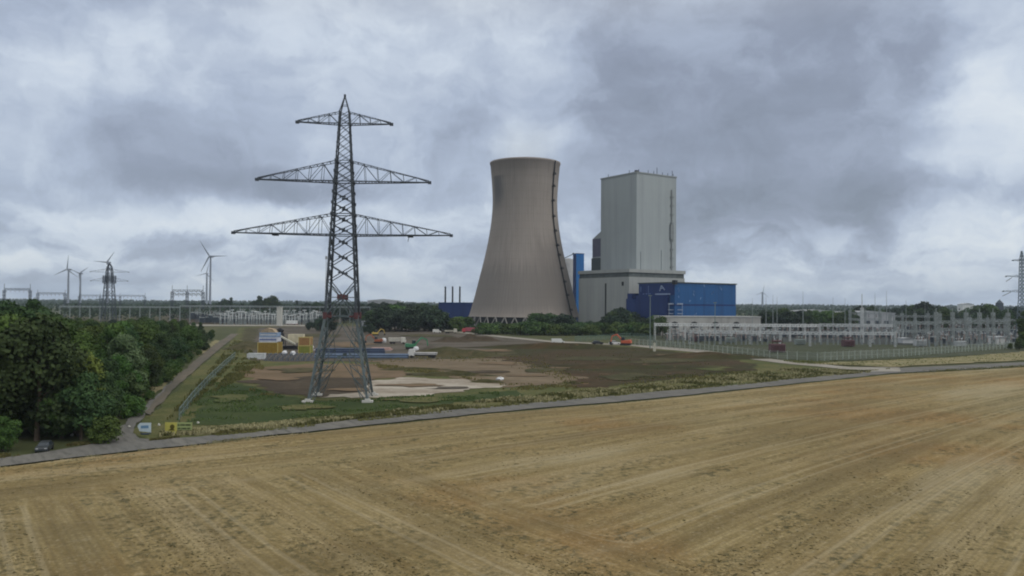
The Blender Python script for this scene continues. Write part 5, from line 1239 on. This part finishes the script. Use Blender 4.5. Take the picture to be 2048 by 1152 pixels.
# single trees on the left horizon
for px, tp, k_, lb in ((448, 597, 'f0', 'small rounded tree on the left horizon, right of the largest turbine'), (462, 595, 'fc', 'narrow dark conifer on the left horizon'), (519, 592, 'ft', 'thin-topped tree on the left horizon'), (543, 591, 'f1', 'broad dark tree on the left horizon near the pylon'), (510, 600, 'f2', 'low tree beside the thin-topped one'), (594, 601, 'fc', 'small conifer on the horizon left of the pylon'), (548, 597, 'ft', 'slim tree against the broad dark one')):
    treeat(k_, px, 1000, tp, lb, 1.0)
for i in range(0):
    px = lerp(160, 640, i / 39) + rr.uniform(-5, 5); Yd = rr.uniform(1050, 1400); q = at(px, 608, Yd); q.z = 0
    tree('f%d' % rr.randrange(3), q, rr.uniform(13, 21), 'distant dark tree on the left skyline behind the switchyard', 'trees on the left skyline', 1.6)
# far woods as a mass: ribbons of leaf clumps, with depth
k = MB(); rg = random.Random(99)
for (Y0, Y1, x0, x1, hh, n) in ((1700, 1900, -1800, 1900, 17, 9000), (2500, 2800, -2400, 2600, 22, 9000), (3600, 4000, -3200, 3600, 29, 8000), (1200, 1350, 250, 1200, 14, 4500), (1150, 1400, -700, -250, 18, 3500), (830, 880, -480, -180, 14, 3500)):
    for i in range(n):
        x = rg.uniform(x0, x1); t = noise.noise(Vector((x * .006, Y0, 0))) * .5 + .5
        if noise.noise(Vector((x * .0018, Y0 * 3, 4))) < -.32: continue
        hm = hh * (.55 + .6 * t + .12 * noise.noise(Vector((x * .05, 0, 0)))); z = hm * rg.random() ** .45; y = rg.uniform(Y0, Y1); s_ = Y0 / 1600 * 2.4 * rg.uniform(.7, 1.3)
        d = Vector((rg.gauss(0, .7), -1, rg.gauss(.4, .7))).normalized(); u = d.orthogonal().normalized(); v = d.cross(u); q = Vector((x, y, z)); j = len(k.v)
        k.v += [tuple(q - u * s_), tuple(q + v * s_ * .8), tuple(q + u * s_), tuple(q - v * s_ * .8)]; k.f.append((j, j + 1, j + 2, j + 3))
o = bpy.data.objects.new('distant_woods', rawmesh(k, 'distant_woods', L_far)); C.objects.link(o); tag(o, 'far dark woods along the horizon', 'woods', None, 'stuff')
# low hills on the horizon
k = MB(); ns = 120
for j, (Yh, hz) in enumerate(((6000, 0), (7000, 34), (9000, 30))):
    for i in range(ns + 1):
        x = lerp(-8000, 8000, i / ns); k.v.append((x, Yh, -1 if j == 0 else hz * (.7 + .5 * noise.noise(Vector((x * .0006, j, 0))))))
for j in range(2):
    for i in range(ns): a_ = j * (ns + 1) + i; k.f.append((a_, a_ + 1, a_ + ns + 2, a_ + ns + 1))
tag(k.build('hills', G_olive, None, True), kind='structure')

# ------------------------------------------------------------------ grass and weeds
def tufts(name, polys, n, hgt, m, label, seed, wd=.35):
    rg = random.Random(seed); k = MB()
    for (a_, c_, d_, e_) in polys:           # quads of pixel corners: upper-left, upper-right, lower-right, lower-left
        A, B, Cc, D = gp(*a_), gp(*c_), gp(*d_), gp(*e_)
        for i in range(n):
            s_, t = rg.random(), rg.random(); q = A.lerp(B, s_).lerp(D.lerp(Cc, s_), t)
            if noise.noise(q * .12 + Vector((seed, 0, 0))) + .35 * noise.noise(q * .7) < -.05: continue
            h = hgt * rg.uniform(.5, 1.3); 
            for b_ in range(3):
                an = rg.uniform(0, 6.283); u = Vector((math.cos(an), math.sin(an), 0)) * wd * rg.uniform(.5, 1); l_ = Vector((rg.gauss(0, .2), rg.gauss(0, .2), 1)) * h; j = len(k.v)
                k.v += [tuple(q - u * .5), tuple(q + u * .5), tuple(q + l_ + u * .25), tuple(q + l_ - u * .25)]; k.f.append((j, j + 1, j + 2, j + 3))
    o = bpy.data.objects.new(name, rawmesh(k, name, m)); C.objects.link(o); tag(o, label, name.replace('_', ' '), None, 'stuff'); return o
W_pale = leaf_mat('weed_pale', (.15, .145, .065), (.38, .36, .21)); W_ol = leaf_mat('weed_olive', (.10, .11, .035), (.20, .19, .07)); W_gr = leaf_mat('weed_green', (.05, .085, .028), (.095, .13, .045))
vp = [((320, 868), (600, 845), (600, 852), (320, 879)), ((600, 845), (1000, 800), (1000, 811), (600, 852)), ((1000, 798), (1300, 770), (1300, 785), (1000, 812)), ((1300, 768), (1560, 742), (1560, 760), (1300, 785)), ((1560, 738), (1740, 743), (1740, 746), (1560, 762))]
tufts('weeds', vp, 1500, .55, W_pale, 'pale flowering weeds along the north side of the road', 3)
tufts('grass', vp, 2600, .45, W_ol, 'olive grass along the north side of the road', 4)
tufts('grass', [((400, 760), (560, 790), (600, 835), (350, 845)), ((600, 805), (1000, 785), (1000, 795), (600, 838))], 2600, .35, W_gr, 'green grass around the pylon footings', 5)
tufts('grass', [((470, 680), (500, 690), (400, 800), (330, 845)), ((500, 700), (520, 725), (480, 760), (420, 790))], 2200, .6, W_ol, 'olive grass between the track and the building site', 6)
tufts('weeds', [((900, 700), (1300, 700), (1500, 745), (1150, 770)), ((1040, 775), (1500, 748), (1500, 742), (1040, 770))], 1100, .35, W_ol, 'scattered olive weeds on the bare soil', 8)
tufts('weeds', [((740, 714), (1000, 714), (1010, 722), (740, 726)), ((470, 745), (520, 728), (530, 738), (480, 760)), ((500, 778), (560, 796), (640, 806), (490, 790)), ((1000, 770), (1140, 768), (1160, 778), (1000, 782)), ((1240, 770), (1500, 742), (1520, 748), (1240, 780)), ((1000, 714), (1050, 708), (1160, 758), (1130, 766))], 500, .45, W_ol, 'olive weeds fringing the bare earth patches', 14)
tufts('weeds', [((740, 728), (860, 742), (980, 765), (760, 738))], 900, .6, W_ol, 'dark weeds along the ridge above the gravel', 9)
tufts('grass', [((0, 912), (190, 884), (205, 889), (0, 920)), ((300, 882), (512, 862), (512, 865), (300, 884))], 1800, .35, W_ol, 'short grass at the edge of the road under the trees', 10)
tufts('grass', [((300, 881), (512, 863), (512, 867), (300, 886)), ((512, 862), (1000, 812), (1000, 815.5), (512, 867)), ((1000, 812), (1500, 767), (1500, 769.5), (1000, 815.5)), ((1500, 767), (1780, 737), (1780, 739), (1500, 769.5)), ((1780, 746), (2048, 731), (2048, 735), (1780, 750))], 1300, .3, W_ol, 'short grass breaking into the road edge', 15)
tufts('straw', [((0, 936), (500, 876), (500, 884), (0, 950)), ((500, 878), (1300, 802), (1300, 806), (500, 886))], 2500, .25, W_pale, 'dry straw along the field edge', 11, .3)
tufts('grass', [((1560, 722), (1760, 724), (1780, 734), (1600, 728)), ((1760, 722), (2048, 706), (2048, 722), (1780, 734))], 1500, .4, W_ol, 'dry grass bank between the road and switchyard fence', 12)

# chaff and regrowth clumps lying in the stubble
L_chaff = leaf_mat('chaff', (.035, .042, .018), (.30, .245, .13))
k = MB(); rg = random.Random(21)
for i in range(60000):
    px = rg.uniform(-80, 2130); py = 1190 - 330 * rg.random() ** 1.25; q = gp(px, py, .12); S_ = q.x * .809 + q.y * .588; T_ = -q.x * .588 + q.y * .809
    if T_ > 113: continue
    Tb = T_ - max(0, S_ - 47) * lerp(.24, 0, min(1, max(0, (T_ - 40) / 78)))
    al_, ac_ = (T_, S_) if (S_ < 46 and T_ < 90) else (S_, Tb)
    if noise.noise(Vector((al_ * .02, ac_ * .17, 3))) + .5 * noise.noise(Vector((al_ * .12, ac_ * .3, 8))) + .35 * noise.noise(q * .9) < .12: continue
    h = rg.uniform(.05, .20); w_ = rg.uniform(.08, .26); an = rg.uniform(0, 3.14); u = Vector((math.cos(an), math.sin(an), 0)) * w_; l_ = Vector((rg.gauss(0, .06), rg.gauss(0, .06), h)); j = len(k.v)
    k.v += [tuple(q - u), tuple(q + u), tuple(q + u * .5 + l_), tuple(q - u * .6 + l_)]; k.f.append((j, j + 1, j + 2, j + 3))
o = bpy.data.objects.new('straw', rawmesh(k, 'straw', L_chaff)); C.objects.link(o); tag(o, 'clumps of chaff and green regrowth lying in the stubble field', 'straw', None, 'stuff')
# ------------------------------------------------------------------ haze
m = bpy.data.materials.new('haze_mat'); m.use_nodes = True; b = NB(m.node_tree); b.n.clear()
mo = b.node('ShaderNodeOutputMaterial'); pv = b.node('ShaderNodeVolumePrincipled'); b.l.new(pv.outputs[0], mo.inputs['Volume'])
pv.inputs['Color'].default_value = (.72, .84, 1.0, 1); pv.inputs['Density'].default_value = .00007; pv.inputs['Anisotropy'].default_value = 0.1
k = MB(); k.box((0, 0, -1.5), (25000, 25000, 260)); tag(k.build('haze', m), kind='stuff')

m = bpy.data.materials.new('steam_mat'); m.use_nodes = True; b = NB(m.node_tree); b.n.clear()
mo = b.node('ShaderNodeOutputMaterial'); pv = b.node('ShaderNodeVolumePrincipled'); b.l.new(pv.outputs[0], mo.inputs['Volume'])
tc = b.node('ShaderNodeTexCoord'); sp = b.node('ShaderNodeSeparateXYZ'); b.l.new(tc.outputs['Object'], sp.inputs[0]); X, Y, Z = sp.outputs
n = b.noise(tc.outputs['Object'], .035, 4, .6); rxy = b.m('SQRT', b.m('ADD', b.m('MULTIPLY', X, X), b.m('MULTIPLY', Y, Y)))
d = b.m('MULTIPLY', b.mr(b.m('ADD', rxy, b.m('MULTIPLY', b.m('SUBTRACT', n, .5), 40.0)), 8, 40, 1, 0), b.mr(Z, 45, 2, 0, 1))
b.l.new(b.m('MULTIPLY', b.m('MULTIPLY', d, b.mr(n, .3, .6)), .018), pv.inputs['Density']); pv.inputs['Color'].default_value = (.86, .93, 1, 1)
k = MB(); k.lathe([(.01, 0), (28, 0), (42, 15), (44, 32), (30, 46), (.01, 48)], 24); o = k.build('steam', m, None); o.location = (ct.x, ct.y, 137); tag(o, 'faint pale steam drifting out of the cooling tower top', 'steam', None, 'stuff')
try: sc.cycles.volume_step_rate = 4.0
except Exception: pass
